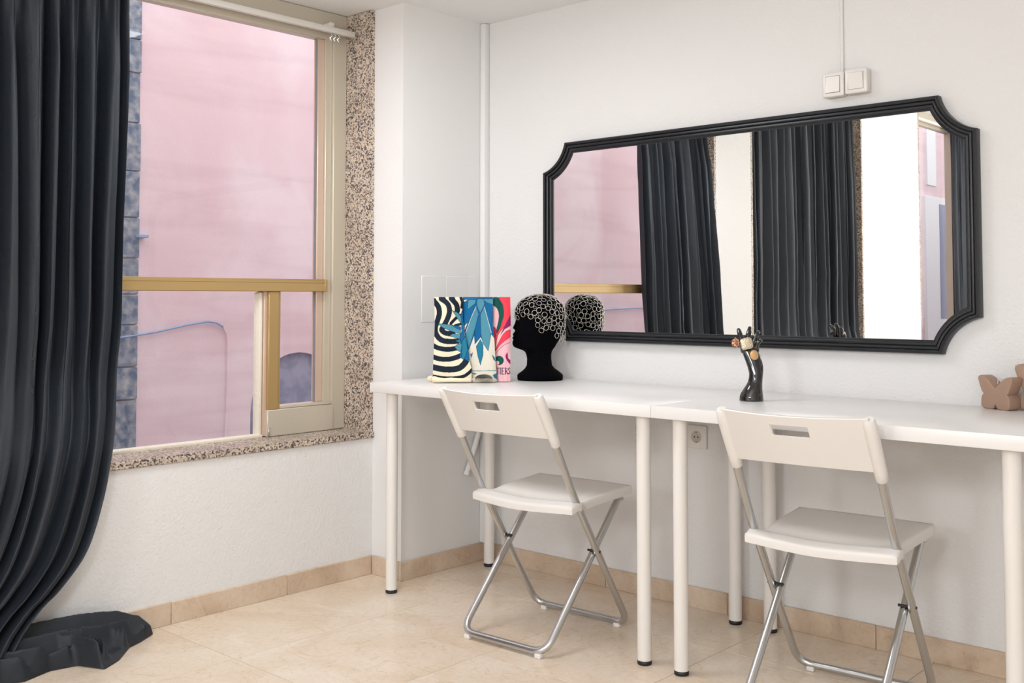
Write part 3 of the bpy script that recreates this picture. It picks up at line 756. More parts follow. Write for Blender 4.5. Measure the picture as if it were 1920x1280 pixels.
ch2 = copy_tree(ch1); ch2['label'] = 'white folding chair at the shorter table, right of the two'
ch1.location = (0.772, -0.5175, 0); ch1.rotation_euler = (0, 0, math.radians(2))
ch2.location = (1.702, -0.458, 0); ch2.rotation_euler = (0, 0, math.radians(4))

# ------------------------------------------------------------------ mirror with concave corners
mr = tag(empty('wall_mirror', (1.128, -0.012, 0.87)), 'large wall mirror in a black frame with concave corners', 'mirror')
def mirror_outline(d):
    """outline inset by d; concave quarter arcs centred near the corners"""
    x0, x1, z0, z1 = 0.3322 + d, 1.9244 - d, 0.8737 + d, 1.6147 - d
    C = [(0.3322 - 0.03, 0.8737 - 0.03), (1.9244 + 0.03, 0.8737 - 0.03), (1.9244 + 0.03, 1.6147 + 0.03), (0.3322 - 0.03, 1.6147 + 0.03)]
    R = 0.139 + d; P = []
    for (cx, cz), (sx, sz) in zip(C, ((1, 1), (-1, 1), (-1, -1), (1, -1))):
        ex = {1: x0, -1: x1}[sx]; ez = {1: z0, -1: z1}[sz]
        dz = math.sqrt(R * R - (ex - cx) ** 2); dx = math.sqrt(R * R - (ez - cz) ** 2)
        pa = (ex, cz + sz * dz); pb = (cx + sx * dx, ez)
        a0 = math.atan2(pa[1] - cz, pa[0] - cx); a1 = math.atan2(pb[1] - cz, pb[0] - cx)
        while a1 - a0 > PI: a1 -= 2 * PI
        while a1 - a0 < -PI: a1 += 2 * PI
        arc_ = [(cx + R * math.cos(a0 + (a1 - a0) * k / 14), cz + R * math.sin(a0 + (a1 - a0) * k / 14)) for k in range(15)]
        if (sx, sz) in ((-1, 1), (1, -1)): arc_.reverse()
        P += arc_
    return P
prof = [(0.0, 0.0), (0.0, 0.025), (0.002, 0.030), (0.005, 0.0318), (0.0095, 0.0312), (0.0115, 0.0285), (0.0125, 0.0215), (0.0140, 0.0210), (0.0150, 0.0262), (0.0185, 0.0268), (0.0215, 0.0245), (0.0230, 0.0165), (0.0248, 0.0160), (0.0258, 0.0202), (0.0300, 0.0206), (0.0330, 0.0180), (0.0345, 0.0135), (0.0375, 0.0130), (0.0400, 0.0112), (0.040, 0.0)]
V, F = [], []; n = 60
for d, h in prof:
    for p in mirror_outline(d): V.append((p[0], -h - 0.0004, p[1]))
for i in range(len(prof)):
    j = (i + 1) % len(prof)
    for k in range(n): F.append((i * n + k, i * n + (k + 1) % n, j * n + (k + 1) % n, j * n + k))
o = mk('mirror_frame', V, F, M_MFRAME, mr); shade_auto(o, 25)
P = mirror_outline(0.036); V = [(p[0], -0.0105, p[1]) for p in P] + [(p[0], -0.006, p[1]) for p in P]
F = [tuple(range(n)), tuple(reversed(range(n, 2 * n)))] + [(k, (k + 1) % n, n + (k + 1) % n, n + k) for k in range(n)]
mk('mirror_glass', V, F, M_MIRROR, mr)

# ------------------------------------------------------------------ fittings on the walls
def switch(x0, x1, z0, z1, label, tilt):
    e = tag(empty('light_switch', ((x0 + x1) / 2, 0, z0)), label, 'switch', 'wall switches')
    box('switch_body', x0 + 0.002, x1 - 0.002, -0.030, -0.0005, z0, z1, M_SWITCH, e, 0.006, 3)
    b = box('switch_plate', x0, x1, -0.036, -0.024, z0 - 0.001, z1 + 0.001, M_SWITCH, e, 0.006, 3)
    m = 0.0125
    V = bxv(x0 + m, x1 - m, -0.0385, -0.032, z0 + m, z1 - m)
    V = [(x, y - (0.0025 * tilt * (1 if z > (z0 + z1) / 2 else -1) if y < -0.036 else 0), z) for x, y, z in V]
    mk('rocker', V, BF, M_SWITCH, e)
    box('rocker_gap', x0 + m - 0.0014, x1 - m + 0.0014, -0.0364, -0.0355, z0 + m - 0.0014, z1 - m + 0.0014, mat('gap shade', (0.30, 0.27, 0.25), 0.8), e)
switch(1.470, 1.540, 1.650, 1.724, 'left of the two white rocker switches above the mirror', -0.6)
switch(1.5425, 1.614, 1.652, 1.726, 'right of the two white rocker switches above the mirror', 0.8)
tag(box('cable_trunking', 1.5185, 1.5275, -0.008, -0.0005, 1.7255, CEIL - 0.001, M_WALLS, None, 0.002, 1), 'narrow painted cable strip running up from the switches', 'cable strip')
e = tag(empty('power_socket', (0.9925, 0, 0.567)), 'white wall socket under the shorter table', 'socket')
sp = box('socket_plate', 0.954, 1.031, -0.010, -0.0005, 0.529, 0.606, M_SWITCH, e, 0.003, 2)
def ydisc(name, c, r, y0, y1, m, parent, seg=24):
    V, F = tube_geo([(c[0], y0, c[1]), (c[0], y1, c[1])], r, seg); o = mk(name, V, F, m, parent); shade_auto(o, 40); return o
V, F = [], []                                          # round recess
for (r_, y_) in ((0.0218, -0.0098), (0.0212, -0.0125), (0.0195, -0.0125), (0.0188, -0.0105)):
    for k in range(28):
        a = 2 * PI * k / 28; V.append((0.9925 + r_ * math.cos(a), y_, 0.5675 + r_ * math.sin(a)))
for i in range(3):
    for k in range(28): F.append((i * 28 + k, i * 28 + (k + 1) % 28, (i + 1) * 28 + (k + 1) % 28, (i + 1) * 28 + k))
rim = mk('socket_rim', V, F, M_SWITCH, e, True)
ydisc('socket_well', (0.9925, 0.5675), 0.0186, -0.0102, -0.0106, mat('socket inner', (0.55, 0.48, 0.42), 0.5), e)
for s in (-1, 1):
    ydisc('socket_hole', (0.9925 + s * 0.0068, 0.5675), 0.0026, -0.0104, -0.0111, M_BLACKPL, e, 12)
    box('earth_clip', 0.9895, 0.9955, -0.0122, -0.0104, 0.5675 + s * 0.0165 - 0.0016, 0.5675 + s * 0.0165 + 0.0016, M_RUB, e)
# conduit box in the corner, broken-off pipe, painted cover plate
tag(box('corner_conduit', 0.0005, 0.027, -0.030, -0.0005, 0.0695, CEIL - 0.001, M_WALLS, None, 0.004, 2), 'white square conduit running up the corner beside the pillar', 'conduit')
pe = tag(empty('drain_pipe', (0.02, -0.09, 0.34)), 'short slanted white pipe end low on the pillar behind the left chair', 'pipe')
pp = tube('pipe', [(0.018, -0.035, 0.545), (0.018, -0.044, 0.520), (0.018, -0.080, 0.435), (0.018, -0.118, 0.352)], 0.0105, M_WALLS, pe, 16)
tube('pipe_cap', [(0.018, -0.116, 0.356), (0.018, -0.1215, 0.344)], 0.0122, M_WALLS, pe, 16)
box('pipe_clip', 0.0005, 0.012, -0.055, -0.040, 0.505, 0.53, M_WALLS, pe, 0.002, 1)
ce = tag(empty('cover_plate', (0.0, -0.2, 0.942)), 'painted-over flush cover plate on the pillar above the scarves', 'cover plate')
for a, b in ((-0.346, -0.2195), (-0.2185, -0.0995), (-0.0985, -0.042)):
    box('plate_panel', -0.001, 0.0022, a, b, 0.942, 1.118, M_WALLS, ce, 0.0012, 1)

# ------------------------------------------------------------------ velvet mannequin head with chain-ring cap
import numpy as np
HC = Vector((0.413, -0.140, TZ)); HS = 1 / 514.0
def hw_(lx, ly, lz): return HC + RT * lx + FW * ly + Vector((0, 0, lz))
ROWS = [(712, -40, 41, .061), (710.5, -42.5, 42.5, .0655), (703, -43, 43, .067), (700, -41, 41, .064), (695, -34, 35, .055), (690, -28.5, 27.5, .046), (684, -25, 22.5, .042),
        (672, -24.5, 21, .0405), (664, -26, 21, .041), (659, -28.5, 22, .043), (656, -33, 23.5, .046), (653, -42, 25.5, .048), (650, -49, 28, .050), (646, -51.5, 30, .052), (641, -52, 33, .0545), (636, -50, 36, .058),
        (630, -48.5, 39, .061), (624, -48, 42, .064), (618, -46.5, 44, .067), (612, -45, 45.5, .0695), (606, -44.5, 46.5, .0715), (600, -45.5, 47, .073), (594, -46.5, 47, .074), (586, -47, 46.5, .0745),
        (578, -45.5, 45, .073), (570, -41.5, 42, .068), (563, -35, 36, .059), (558, -27, 28.5, .047), (554.5, -18, 20, .033), (552.4, -9, 11, .018)]
seg = 56; V, F = [], []
sub = []
for (r0, r1) in zip(ROWS, ROWS[1:]):
    for t in (0, 0.5): sub.append(tuple(a + (b - a) * t for a, b in zip(r0, r1)))
sub.append(ROWS[-1])
for y_, f_, b_, w_ in sub:
    c = (f_ + b_) / 2 * HS; a = (b_ - f_) / 2 * HS; z = (712 - y_) * HS
    face = max(0, min(1, (652 - y_) / 6)) * max(0, min(1, (y_ - 590) / 14))
    for k in range(seg):
        th = 2 * PI * k / seg; ct, st = math.cos(th), math.sin(th)
        ly = w_ * st * (1 - 0.20 * face * max(0, -ct)); lx = c + a * ct
        if ct < 0 and face > 0:
            g1 = math.exp(-(ly / 0.0085) ** 2)
            nose = max(0, 1 - abs(y_ - 614.5) / (14 if y_ < 614.5 else 4.0)); lips = math.exp(-((y_ - 626) / 2.6) ** 2) + 0.9 * math.exp(-((y_ - 632.5) / 2.4) ** 2)
            eye = math.exp(-((abs(ly) - 0.026) / 0.011) ** 2) * math.exp(-((y_ - 604) / 4.5) ** 2)
            lx -= (nose ** 0.8 * 6.0 * HS * g1 + lips * 3.6 * HS * math.exp(-(ly / 0.016) ** 2) - eye * 0.007) * face
        ear = math.exp(-((lx - 0.012) / 0.010) ** 2) * math.exp(-((y_ - 612) / 11) ** 2)
        ly += math.copysign(0.006 * ear, st) if abs(st) > 0.6 else 0
        V.append(hw_(lx, ly, z))
nr = len(sub)
for i in range(nr - 1):
    for k in range(seg): F.append((i * seg + k, i * seg + (k + 1) % seg, (i + 1) * seg + (k + 1) % seg, (i + 1) * seg + k))
F.append(tuple(reversed(range(seg)))); F.append(tuple((nr - 1) * seg + k for k in range(seg)))
hd = tag(mk('mannequin_head', V, F, M_VELVET, None, True), 'black velvet mannequin head facing left on the longer table', 'mannequin head')
bvh = BVHTree.FromPolygons([tuple(v) for v in V], F)
cap = tag(empty('chain_cap', HC + Vector((0, 0, 0.25))), 'silver chain-ring cap worn by the black mannequin head', 'headpiece')
V, F = [], []
for i in range(14):
    A = 2 * PI * i / 14
    for j in range(5):
        B_ = 2 * PI * j / 5; rr = 1 + 0.095 * math.cos(B_); V.append((rr * math.cos(A), rr * math.sin(A), 0.095 * math.sin(B_)))
for i in range(14):
    for j in range(5): F.append((i * 5 + j, ((i + 1) % 14) * 5 + j, ((i + 1) % 14) * 5 + (j + 1) % 5, i * 5 + (j + 1) % 5))
rme = bpy.data.meshes.new('ring'); rme.from_pydata(V, [], F); rme.polygons.foreach_set('use_smooth', [True] * len(F)); rme.materials.append(M_CHAIN)
ZMIN = [(0, .133), (38, .137), (50, .172), (62, .186), (75, .180), (88, .172), (97, .192), (115, .226), (135, .232), (160, .222), (180, .212)]
rnd = random.Random(11); ctr = hw_(0.0, 0, 0.215); big, small = [], []
def sample():
    z = rnd.uniform(-0.8, 1); a = rnd.uniform(-PI, PI); s = math.sqrt(1 - z * z)
    d = RT * (s * math.cos(a)) + FW * (s * math.sin(a)) + Vector((0, 0, z))
    hit, nrm, _, _ = bvh.ray_cast(ctr, d)
    if hit is None: return None
    if nrm.dot(d) < 0: nrm = -nrm
    l = hit - HC; az = abs(math.degrees(math.atan2(l.dot(FW), l.dot(RT))))
    if az < 60 and l.z < 0.205:              # the cap hangs free behind the nape
        h2, n2, _, _ = bvh.ray_cast(hw_(0, 0, 0.205), RT * math.cos(a) + FW * math.sin(a))
        if h2: hit = Vector((h2.x, h2.y, HC.z + l.z)); nrm = Vector((n2.x, n2.y, 0)).normalized(); nrm = nrm if nrm.dot(d) > 0 else -nrm
    if hit.z - HC.z < lerp(ZMIN, az) + 0.004: return None
    return hit, nrm
def put(h, nrm, r):
    o = bpy.data.objects.new('ring', rme); COL.objects.link(o)
    t = nrm + Vector((rnd.uniform(-.12, .12), rnd.uniform(-.12, .12), rnd.uniform(-.12, .12)))
    q = t.normalized().to_track_quat('Z', 'Y')
    o.parent = cap; o.matrix_parent_inverse = Matrix.Translation(-cap.location)
    o.matrix_basis = Matrix.Translation(h + nrm * 0.0022) @ q.to_matrix().to_4x4() @ Matrix.Scale(r, 4)
for _ in range(9000):
    s = sample()
    if s and len(big) < 190 and all((s[0] - b).length > 0.0178 for b in big): big.append(s[0]); put(*s, rnd.uniform(0.0086, 0.0098))
for _ in range(9000):
    s = sample()
    if s and len(small) < 85 and len(big) + len(small) < 298 and all((s[0] - b).length > 0.0108 for b in big) and all((s[0] - b).length > 0.0085 for b in small): small.append(s[0]); put(*s, rnd.uniform(0.0040, 0.0055))

# ------------------------------------------------------------------ three silk scarves standing folded side by side (print drawn in a 1209 x 1280 sheet)
SC = 7.11 * 530.0
S0 = Vector((0.278, -0.356, 0))
NAVY, CREAM, TEAL, BLUE = srgb(14, 30, 46), srgb(240, 225, 198), srgb(78, 142, 162), srgb(6, 98, 150)
PALE, GREEN, CORAL, MAG, PINK, RED = srgb(226, 220, 204), srgb(0, 82, 72), srgb(245, 66, 84), srgb(148, 26, 98), srgb(240, 188, 194), srgb(212, 46, 74)
TEALD = srgb(30, 120, 150)
def in_poly(X, Y, P):
    c = np.zeros(X.shape, bool); n = len(P)
    for i in range(n):
        x1, y1 = P[i]; x2, y2 = P[(i + 1) % n]
        if y1 == y2: continue
        m = ((y1 > Y) != (y2 > Y)) & (X < (x2 - x1) * (Y - y1) / (y2 - y1) + x1); c ^= m
    return c
def near_line(X, Y, P, hw, closed=False):
    m = np.zeros(X.shape, bool); Q = list(P) + ([P[0]] if closed else [])
    for (x1, y1), (x2, y2) in zip(Q, Q[1:]):
        dx, dy = x2 - x1, y2 - y1; t = np.clip(((X - x1) * dx + (Y - y1) * dy) / (dx * dx + dy * dy + 1e-9), 0, 1)
        m |= (X - x1 - t * dx) ** 2 + (Y - y1 - t * dy) ** 2 < hw * hw
    return m
def curve(P, n=10):
    """smooth polyline through P"""
    out = []
    for i in range(len(P) - 1):
        p0 = P[max(i - 1, 0)]; p1 = P[i]; p2 = P[i + 1]; p3 = P[min(i + 2, len(P) - 1)]
        for k in range(n):
            t = k / n; out.append(tuple(0.5 * (2 * b + (c - a) * t + (2*a - 5*b + 4*c - d) * t*t + (-a + 3*b - 3*c + d) * t**3) for a, b, c, d in zip(p0, p1, p2, p3)))
    out.append(P[-1]); return out
def paint1(X, Y, Cc):
    Cc[:] = CREAM
    for P, h in (([(95, 118), (150, 190), (166, 280), (140, 380), (112, 470), (128, 560), (200, 632), (320, 652), (470, 640)], 36),
                 ([(190, 85), (275, 150), (303, 240), (280, 340), (225, 450), (200, 500), (260, 542), (350, 545)], 34), ([(325, 80), (392, 160), (408, 235), (400, 260)], 34),
                 ([(440, 60), (470, 120), (462, 200)], 18), ([(322, 412), (380, 350), (440, 300)], 20), ([(380, 440), (450, 420)], 18),
                 ([(60, 690), (150, 735), (260, 755), (360, 748), (450, 725)], 32), ([(60, 845), (160, 878), (280, 888), (380, 868), (460, 835)], 33),
                 ([(60, 985), (200, 1015), (330, 1022), (440, 1000), (515, 930), (530, 880)], 40), ([(60, 1105), (200, 1128), (340, 1135), (480, 1115), (560, 1070), (620, 1010)], 22)):
        Cc[near_line(X, Y, curve(P), h)] = NAVY
    for P, c in (([(140, 415), (240, 422), (340, 432), (450, 490), (455, 556), (340, 522), (220, 470)], TEAL), ([(330, 432), (450, 455), (455, 500), (400, 480)], BLUE), ([(340, 240), (400, 262), (450, 310), (470, 430), (425, 372)], TEAL),
                 ([(300, 580), (345, 548), (460, 560), (460, 625), (380, 602)], TEAL), ([(380, 640), (440, 622), (470, 690), (430, 670)], TEALD), ([(375, 730), (400, 690), (470, 680), (470, 800), (410, 770)], TEAL),
                 ([(452, 300), (490, 160), (505, 300), (525, 540), (565, 760), (565, 920), (505, 885), (440, 860), (470, 700), (440, 600), (465, 520)], BLUE), ([(470, 660), (520, 560), (548, 760), (500, 890), (470, 880)], TEALD), ([(478, 200), (500, 170), (500, 420), (480, 430)], TEAL)):
        Cc[in_poly(X, Y, P)] = c; Cc[near_line(X, Y, P, 2.5, True)] = NAVY
def paint2(X, Y, Cc):
    Cc[:] = PALE
    Cc[in_poly(X, Y, [(440, 40), (900, 40), (895, 610), (862, 560), (800, 640), (742, 650), (715, 590), (640, 690), (630, 580), (565, 760), (505, 745), (480, 420)])] = BLUE
    for P, c in (([(500, 520), (548, 395), (500, 440)], CREAM), ([(690, 310), (718, 310), (722, 590), (640, 690), (636, 500)], BLUE),
                 ([(655, 185), (690, 290), (645, 470), (560, 755), (520, 650), (512, 545), (600, 300)], TEAL), ([(765, 185), (862, 530), (820, 782), (742, 665), (722, 560), (714, 290)], TEAL),
                 ([(670, 88), (755, 88), (768, 160), (710, 278), (664, 170)], TEAL), ([(552, 98), (655, 95), (640, 150), (538, 230)], TEAL), ([(742, 88), (890, 88), (890, 165), (800, 135)], TEAL), ([(480, 100), (545, 92), (500, 128)], CREAM),
                 ([(715, 628), (752, 700), (752, 830), (715, 968), (680, 850), (658, 720)], TEALD), ([(575, 815), (590, 830), (612, 800), (598, 870)], TEALD), ([(875, 835), (905, 870), (912, 915), (890, 890)], TEALD),
                 ([(600, 1075), (660, 1080), (640, 1092)], TEALD), ([(885, 1100), (940, 1075), (940, 1160), (900, 1130)], TEALD)):
        Cc[in_poly(X, Y, P)] = c; Cc[near_line(X, Y, P, 2.5, True)] = srgb(20, 60, 100)
    Cc[near_line(X, Y, [(560, 1046), (960, 1040)], 6)] = srgb(120, 160, 160)
    Cc[near_line(X, Y, [(655, 190), (600, 310), (515, 540)], 3)] = PALE; Cc[near_line(X, Y, [(765, 190), (862, 540)], 3)] = PALE
def paint3(X, Y, Cc):
    Cc[:] = PINK
    for P, c in ((curve([(905, 800), (960, 700), (1040, 620), (1130, 590), (1130, 660), (1040, 700), (960, 770), (905, 830)], 4), srgb(240, 170, 182)),
                 (curve([(870, 80), (960, 85), (1012, 160), (1026, 260), (1000, 400), (940, 545), (928, 500), (956, 380), (960, 280), (930, 205), (870, 165)], 4), GREEN),
                 (curve([(960, 80), (1130, 80), (1125, 300), (1050, 440), (945, 580), (905, 800), (900, 640), (940, 545), (1000, 420), (1027, 280), (1012, 160)], 4), CORAL),
                 ([(1115, 310), (1125, 440), (1040, 490), (985, 562), (1040, 450)], MAG), (curve([(1125, 498), (1060, 520), (1000, 590), (912, 780), (1000, 680), (1125, 590)], 4), CORAL), ([(870, 450), (915, 475), (932, 540), (905, 620), (880, 560)], RED)):
        Cc[in_poly(X, Y, P)] = c; Cc[near_line(X, Y, P, 2.2, True)] = srgb(70, 30, 50)
    Cc[(X - 965) ** 2 + (Y - 910) ** 2 < 62 ** 2] = GREEN; Cc[(X - 940) ** 2 + (Y - 942) ** 2 < 26 ** 2] = PINK
    Cc[in_poly(X, Y, curve([(1078, 798), (1050, 850), (1072, 915), (1120, 965), (1130, 925), (1085, 880)], 4))] = MAG
    T = np.zeros(X.shape, bool)
    for L, h in (([(930, 1012), (968, 1012)], 4), ([(949, 1012), (949, 1090)], 6), ([(980, 1010), (980, 1092)], 6), ([(972, 1010), (988, 1010)], 3), ([(972, 1092), (988, 1092)], 3), ([(1004, 1010), (1004, 1092)], 6), ([(1004, 1012), (1034, 1012)], 4), ([(1004, 1050), (1028, 1050)], 4), ([(1004, 1090), (1036, 1090)], 4),
                 ([(1050, 1010), (1050, 1092)], 6), ([(1050, 1012), (1070, 1016), (1074, 1034), (1066, 1048), (1050, 1050)], 4), ([(1058, 1050), (1078, 1092)], 5), ([(1112, 1018), (1098, 1010), (1088, 1024), (1098, 1046), (1110, 1064), (1106, 1086), (1090, 1090), (1084, 1078)], 5)):
        T |= near_line(X, Y, L, h)
    Cc[T] = srgb(44, 30, 74)
def scarf(name, label, left, right, paint, dep, nx, wave, seed):
    ny = 250; nb = 60; z_top = (1195 - 84) / SC; Rr = 0.011
    rows = []                                            # (sheet y, path depth, height)
    for j in range(ny + 1):
        q = j / ny; zy = 1190 - (1190 - 92) * q; rows.append((zy, -Rr - 0.018 * (1 - q), (1195 - zy) / SC))
    for k in range(1, 9):
        a = PI * k / 8; rows.append((92 - 5 * k, -Rr * math.cos(a), (1195 - 92) / SC + Rr * 0.8 * math.sin(a)))
    for j in range(1, nb + 1):
        q = j / nb; rows.append((52 + 1000 * q, Rr + 0.020 * q, (1195 - 92) / SC * (1 - q) + 0.001 * q))
    XX, YY, V = [], [], []
    for j, (zy, d, h) in enumerate(rows):
        zl = zy if j <= ny else 92
        zl = zy if j <= ny else (92 + (zy - 52) if j > ny + 8 else 92)
        for i in range(nx + 1):
            u = i / nx; xa, xb = lerp(left, zl), lerp(right, zl); zx = xa + (xb - xa) * u
            front = 1 if d <= 0 else 0.4
            w_ = wave * math.sin(u * 7.0 + seed + zl * 0.004) * min(1, (1195 - zl) / 400 + 0.3) * front + 0.0022 * noise.noise((u * 5, zl * 0.006, seed)) * front
            curl = 0.006 * (abs(2 * u - 1) ** 4) * front
            a = (zx - 600) / SC
            V.append(S0 + RT * a + FW * (dep + d + w_ + curl) + Vector((0, 0, TZ + 0.001 + h))); XX.append(zx); YY.append(zy)
    F = [(j * (nx + 1) + i, j * (nx + 1) + i + 1, (j + 1) * (nx + 1) + i + 1, (j + 1) * (nx + 1) + i) for j in range(len(rows) - 1) for i in range(nx)]
    e = tag(empty(name, S0 + Vector((0, 0, TZ))), label, 'scarf', 'silk scarves')
    o = mk('folded_cloth', V, F, M_PRINT, e, True)
    X, Y = np.array(XX), np.array(YY); C3 = np.zeros((len(XX), 3)); paint(X, Y, C3)
    at = o.data.color_attributes.new('print', 'FLOAT_COLOR', 'POINT'); at.data.foreach_set('color', np.concatenate([C3, np.ones((len(XX), 1))], 1).astype(np.float32).ravel())
    return e
ED0 = [(84, 92), (400, 104), (700, 96), (1195, 82)]
ED1 = [(84, 476), (200, 474), (400, 484), (560, 505), (740, 555), (900, 568), (1000, 600), (1195, 602)]
ED2 = [(84, 880), (400, 876), (600, 898), (900, 915), (1195, 940)]
ED3 = [(84, 1114), (400, 1120), (1195, 1114)]
s1 = scarf('silk_scarf', 'navy and cream zebra striped silk scarf with teal leaves', ED0, ED1, paint1, -0.030, 130, 0.0035, 0.4)
s2 = scarf('silk_scarf', 'blue and teal leaf patterned silk scarf between the other two', [(a, b + 1) for a, b in ED1], ED2, paint2, -0.014, 110, 0.0030, 2.1)
s3 = scarf('silk_scarf', 'pink, coral and green swirl silk scarf nearest the mannequin head', [(a, b + 1) for a, b in ED2], ED3, paint3, 0.004, 80, 0.0025, 4.0)
def sheetp(zx, d, z): return S0 + RT * ((zx - 600) / SC) + FW * d + Vector((0, 0, TZ + z))
P = [(82, -0.062, .013), (100, -0.070, .0125), (160, -0.072, .010), (240, -0.070, .009), (330, -0.069, .010), (430, -0.068, .0085), (520, -0.066, .009), (585, -0.064, .008), (600, -0.062, .0075)]
V, F = tube_geo([sheetp(x, d, z + 0.0015) for x, d, z in P], [.006, .0115, .0095, .0078, .0082, .0070, .0078, .0068, .003], 16)
V = [v + Vector((0, 0, 0.002 * noise.noise(v * 90))) for v in V]
mk('rolled_hem', V, F, M_CREAM, s1, True)
V, F = tube_geo([sheetp(x, d, z) for x, d, z in ((0, -0.012, .008), (20, -0.015, .0115), (55, -0.020, .0125), (95, -0.022, .011))], [.003, .009, .0118, .007], 14)
mk('cloth_corner', V, F, M_CREAM, s1, True)
V, F = [], []; nsp = 70                                  # rolled end: a spiral of cloth seen end-on
for k in range(nsp + 1):
    a = 2 * PI * 2.6 * k / nsp; rr = 0.0045 + 0.0145 * k / nsp
    for m_, d in enumerate((-0.072, -0.066, -0.050, -0.038)):
        V.append(sheetp(770, d, 0.0165) + RT * rr * 1.75 * math.cos(a) + Vector((0, 0, rr * 0.84 * math.sin(a))))
for k in range(nsp):
    for m_ in range(3): F.append((k * 4 + m_, k * 4 + m_ + 1, k * 4 + m_ + 5, k * 4 + m_ + 4))
mk('rolled_end', V, F, M_GREYSILK, s2, True)
V, F = tube_geo([sheetp(x, d, z) for x, d, z in ((596, -0.050, .009), (640, -0.054, .0105), (690, -0.056, .010), (760, -0.054, .009), (840, -0.054, .010), (900, -0.052, .009), (938, -0.048, .008))], [.005, .0095, .0088, .008, .0092, .0082, .004], 14)
mk('rolled_hem', V, F, M_GREYSILK, s2, True)

# ------------------------------------------------------------------ glossy black hand and its rings (outline measured on a sheet of 4620 units per metre)
HO = Vector((1.392, -0.336, TZ)) + FW * 0.030 + RT * 0.004; HK = 4620.0
def hp(zx, zy, d=0.0): return HO + RT * ((zx - 470) / HK) + FW * d + Vector((0, 0, (1158 - zy) / HK))
SEC = [(1158, 300, 612, .0305), (1150, 294, 616, .0315), (1100, 298, 614, .0305), (1050, 318, 608, .028), (1000, 350, 604, .0255), (950, 384, 604, .0225), (900, 412, 606, .0195), (850, 424, 610, .0180), (800, 428, 616, .0172), (750, 420, 622, .0168), (700, 408, 622, .0160), (650, 392, 614, .0150), (600, 376, 602, .0140), (550, 358, 588, .0130), (500, 344, 574, .0120), (455, 335, 562, .0105), (430, 345, 545, .0075)]
def shift(zy): return 0.012 * max(0, (800 - zy) / 400)   # the hand leans back a little
V, F = [], []; sg = 28
for zy, xl, xr, d in SEC:
    for k in range(sg):
        a = 2 * PI * k / sg; V.append(hp((xl + xr) / 2 + (xr - xl) / 2 * math.cos(a), zy, shift(zy) + d * math.sin(a)))
for i in range(len(SEC) - 1):
    for k in range(sg): F.append((i * sg + k, i * sg + (k + 1) % sg, (i + 1) * sg + (k + 1) % sg, (i + 1) * sg + k))
F.append(tuple(reversed(range(sg)))); F.append(tuple((len(SEC) - 1) * sg + k for k in range(sg)))
def finger(pts, rs):
    C_ = curve([(hp(*p).x, hp(*p).y, hp(*p).z) for p in pts], 6); n = len(C_); R_ = [1.17 * lerp([(i / (len(rs) - 1), r) for i, r in enumerate(rs)], k / (n - 1)) for k in range(n)]
    a, b = Vector(C_[-2]), Vector(C_[-1]); t = (b - a).normalized(); r = R_[-1]
    for q in (0.4, 0.75, 0.95): C_.append(tuple(b + t * r * q)); R_.append(r * math.sqrt(1 - q * q))
    tube_geo(C_, R_, 14, V=V, F=F)
finger([(385, 500, .012), (358, 420, .010), (335, 320, .014), (326, 255, .020), (318, 212, .026)], [.0105, .0085, .0072, .0066, .0052])
finger([(415, 470, .014), (412, 380, .012), (430, 290, .012), (452, 225, .016), (466, 185, .022)], [.0100, .0078, .0068, .0062, .0050])
finger([(480, 480, .016), (488, 400, .012), (515, 330, .010), (548, 275, .010), (572, 242, .014)], [.0100, .0078, .0066, .0060, .0048])
finger([(535, 500, .014), (535, 430, .008), (548, 390, .004), (575, 362, .002), (594, 352, .004)], [.0092, .0072, .0060, .0054, .0044])
finger([(440, 520, .022), (440, 430, .030), (455, 350, .034), (468, 305, .034)], [.0110, .0085, .0068, .0052])
hand = mk('display_hand', V, F, M_GLOSSBLK, None, True)
rm = hand.modifiers.new('r', 'REMESH'); rm.mode = 'VOXEL'; rm.voxel_size = 0.0013; rm.use_smooth_shade = True
sm = hand.modifiers.new('s', 'SMOOTH'); sm.factor = 0.5; sm.iterations = 6
dg = bpy.context.evaluated_depsgraph_get(); nm = bpy.data.meshes.new_from_object(hand.evaluated_get(dg)); hand.modifiers.clear(); hand.data = nm
nm.polygons.foreach_set('use_smooth', [True] * len(nm.polygons))
if not nm.materials: nm.materials.append(M_GLOSSBLK)
tag(hand, 'glossy black ceramic hand with spread fingers standing on the shorter table', 'display hand')
def ring_thing(name, label, c, band_r, m):
    e = tag(empty(name, c), label, 'ring', 'rings on the black hand')
    return e
def band(e, c, r, ax, m):
    A, B_ = ax; tube('ring_band', [c + A * r * math.cos(2 * PI * k / 24) + B_ * r * math.sin(2 * PI * k / 24) for k in range(24)], 0.0011, m, e, 8, True)
up_ = Vector((0, 0, 1))
# square hammered ring
c = hp(385, 390, -0.010); e = ring_thing('square_ring', 'large square hammered champagne ring on the black hand', c, 0.009, M_CHAMP)
ax1 = (RT * 0.97 + up_ * 0.24).normalized(); ax2 = (up_ * 0.97 - RT * 0.24).normalized(); nf = -FW
V, F = [], []; N = 40
for (s_, d) in ((0.90, 0.0), (1.0, 0.0015), (0.97, 0.0035), (0.80, 0.0052), (0.45, 0.0060), (0.05, 0.0062)):
    for k in range(N):
        a = 2 * PI * k / N; q = (abs(math.cos(a)) ** 4 + abs(math.sin(a)) ** 4) ** -0.25
        V.append(c + ax1 * (0.0180 * s_ * q * math.cos(a)) + ax2 * (0.0175 * s_ * q * math.sin(a)) + nf * d)
for i in range(5):
    for k in range(N): F.append((i * N + k, i * N + (k + 1) % N, (i + 1) * N + (k + 1) % N, (i + 1) * N + k))
F += [tuple(range(N)), tuple(reversed(range(5 * N, 6 * N)))]
mk('ring_face', V, F, M_CHAMP, e, True); band(e, hp(412, 392, .0085 - .004), 0.0098, (RT, FW), M_CHAMP)
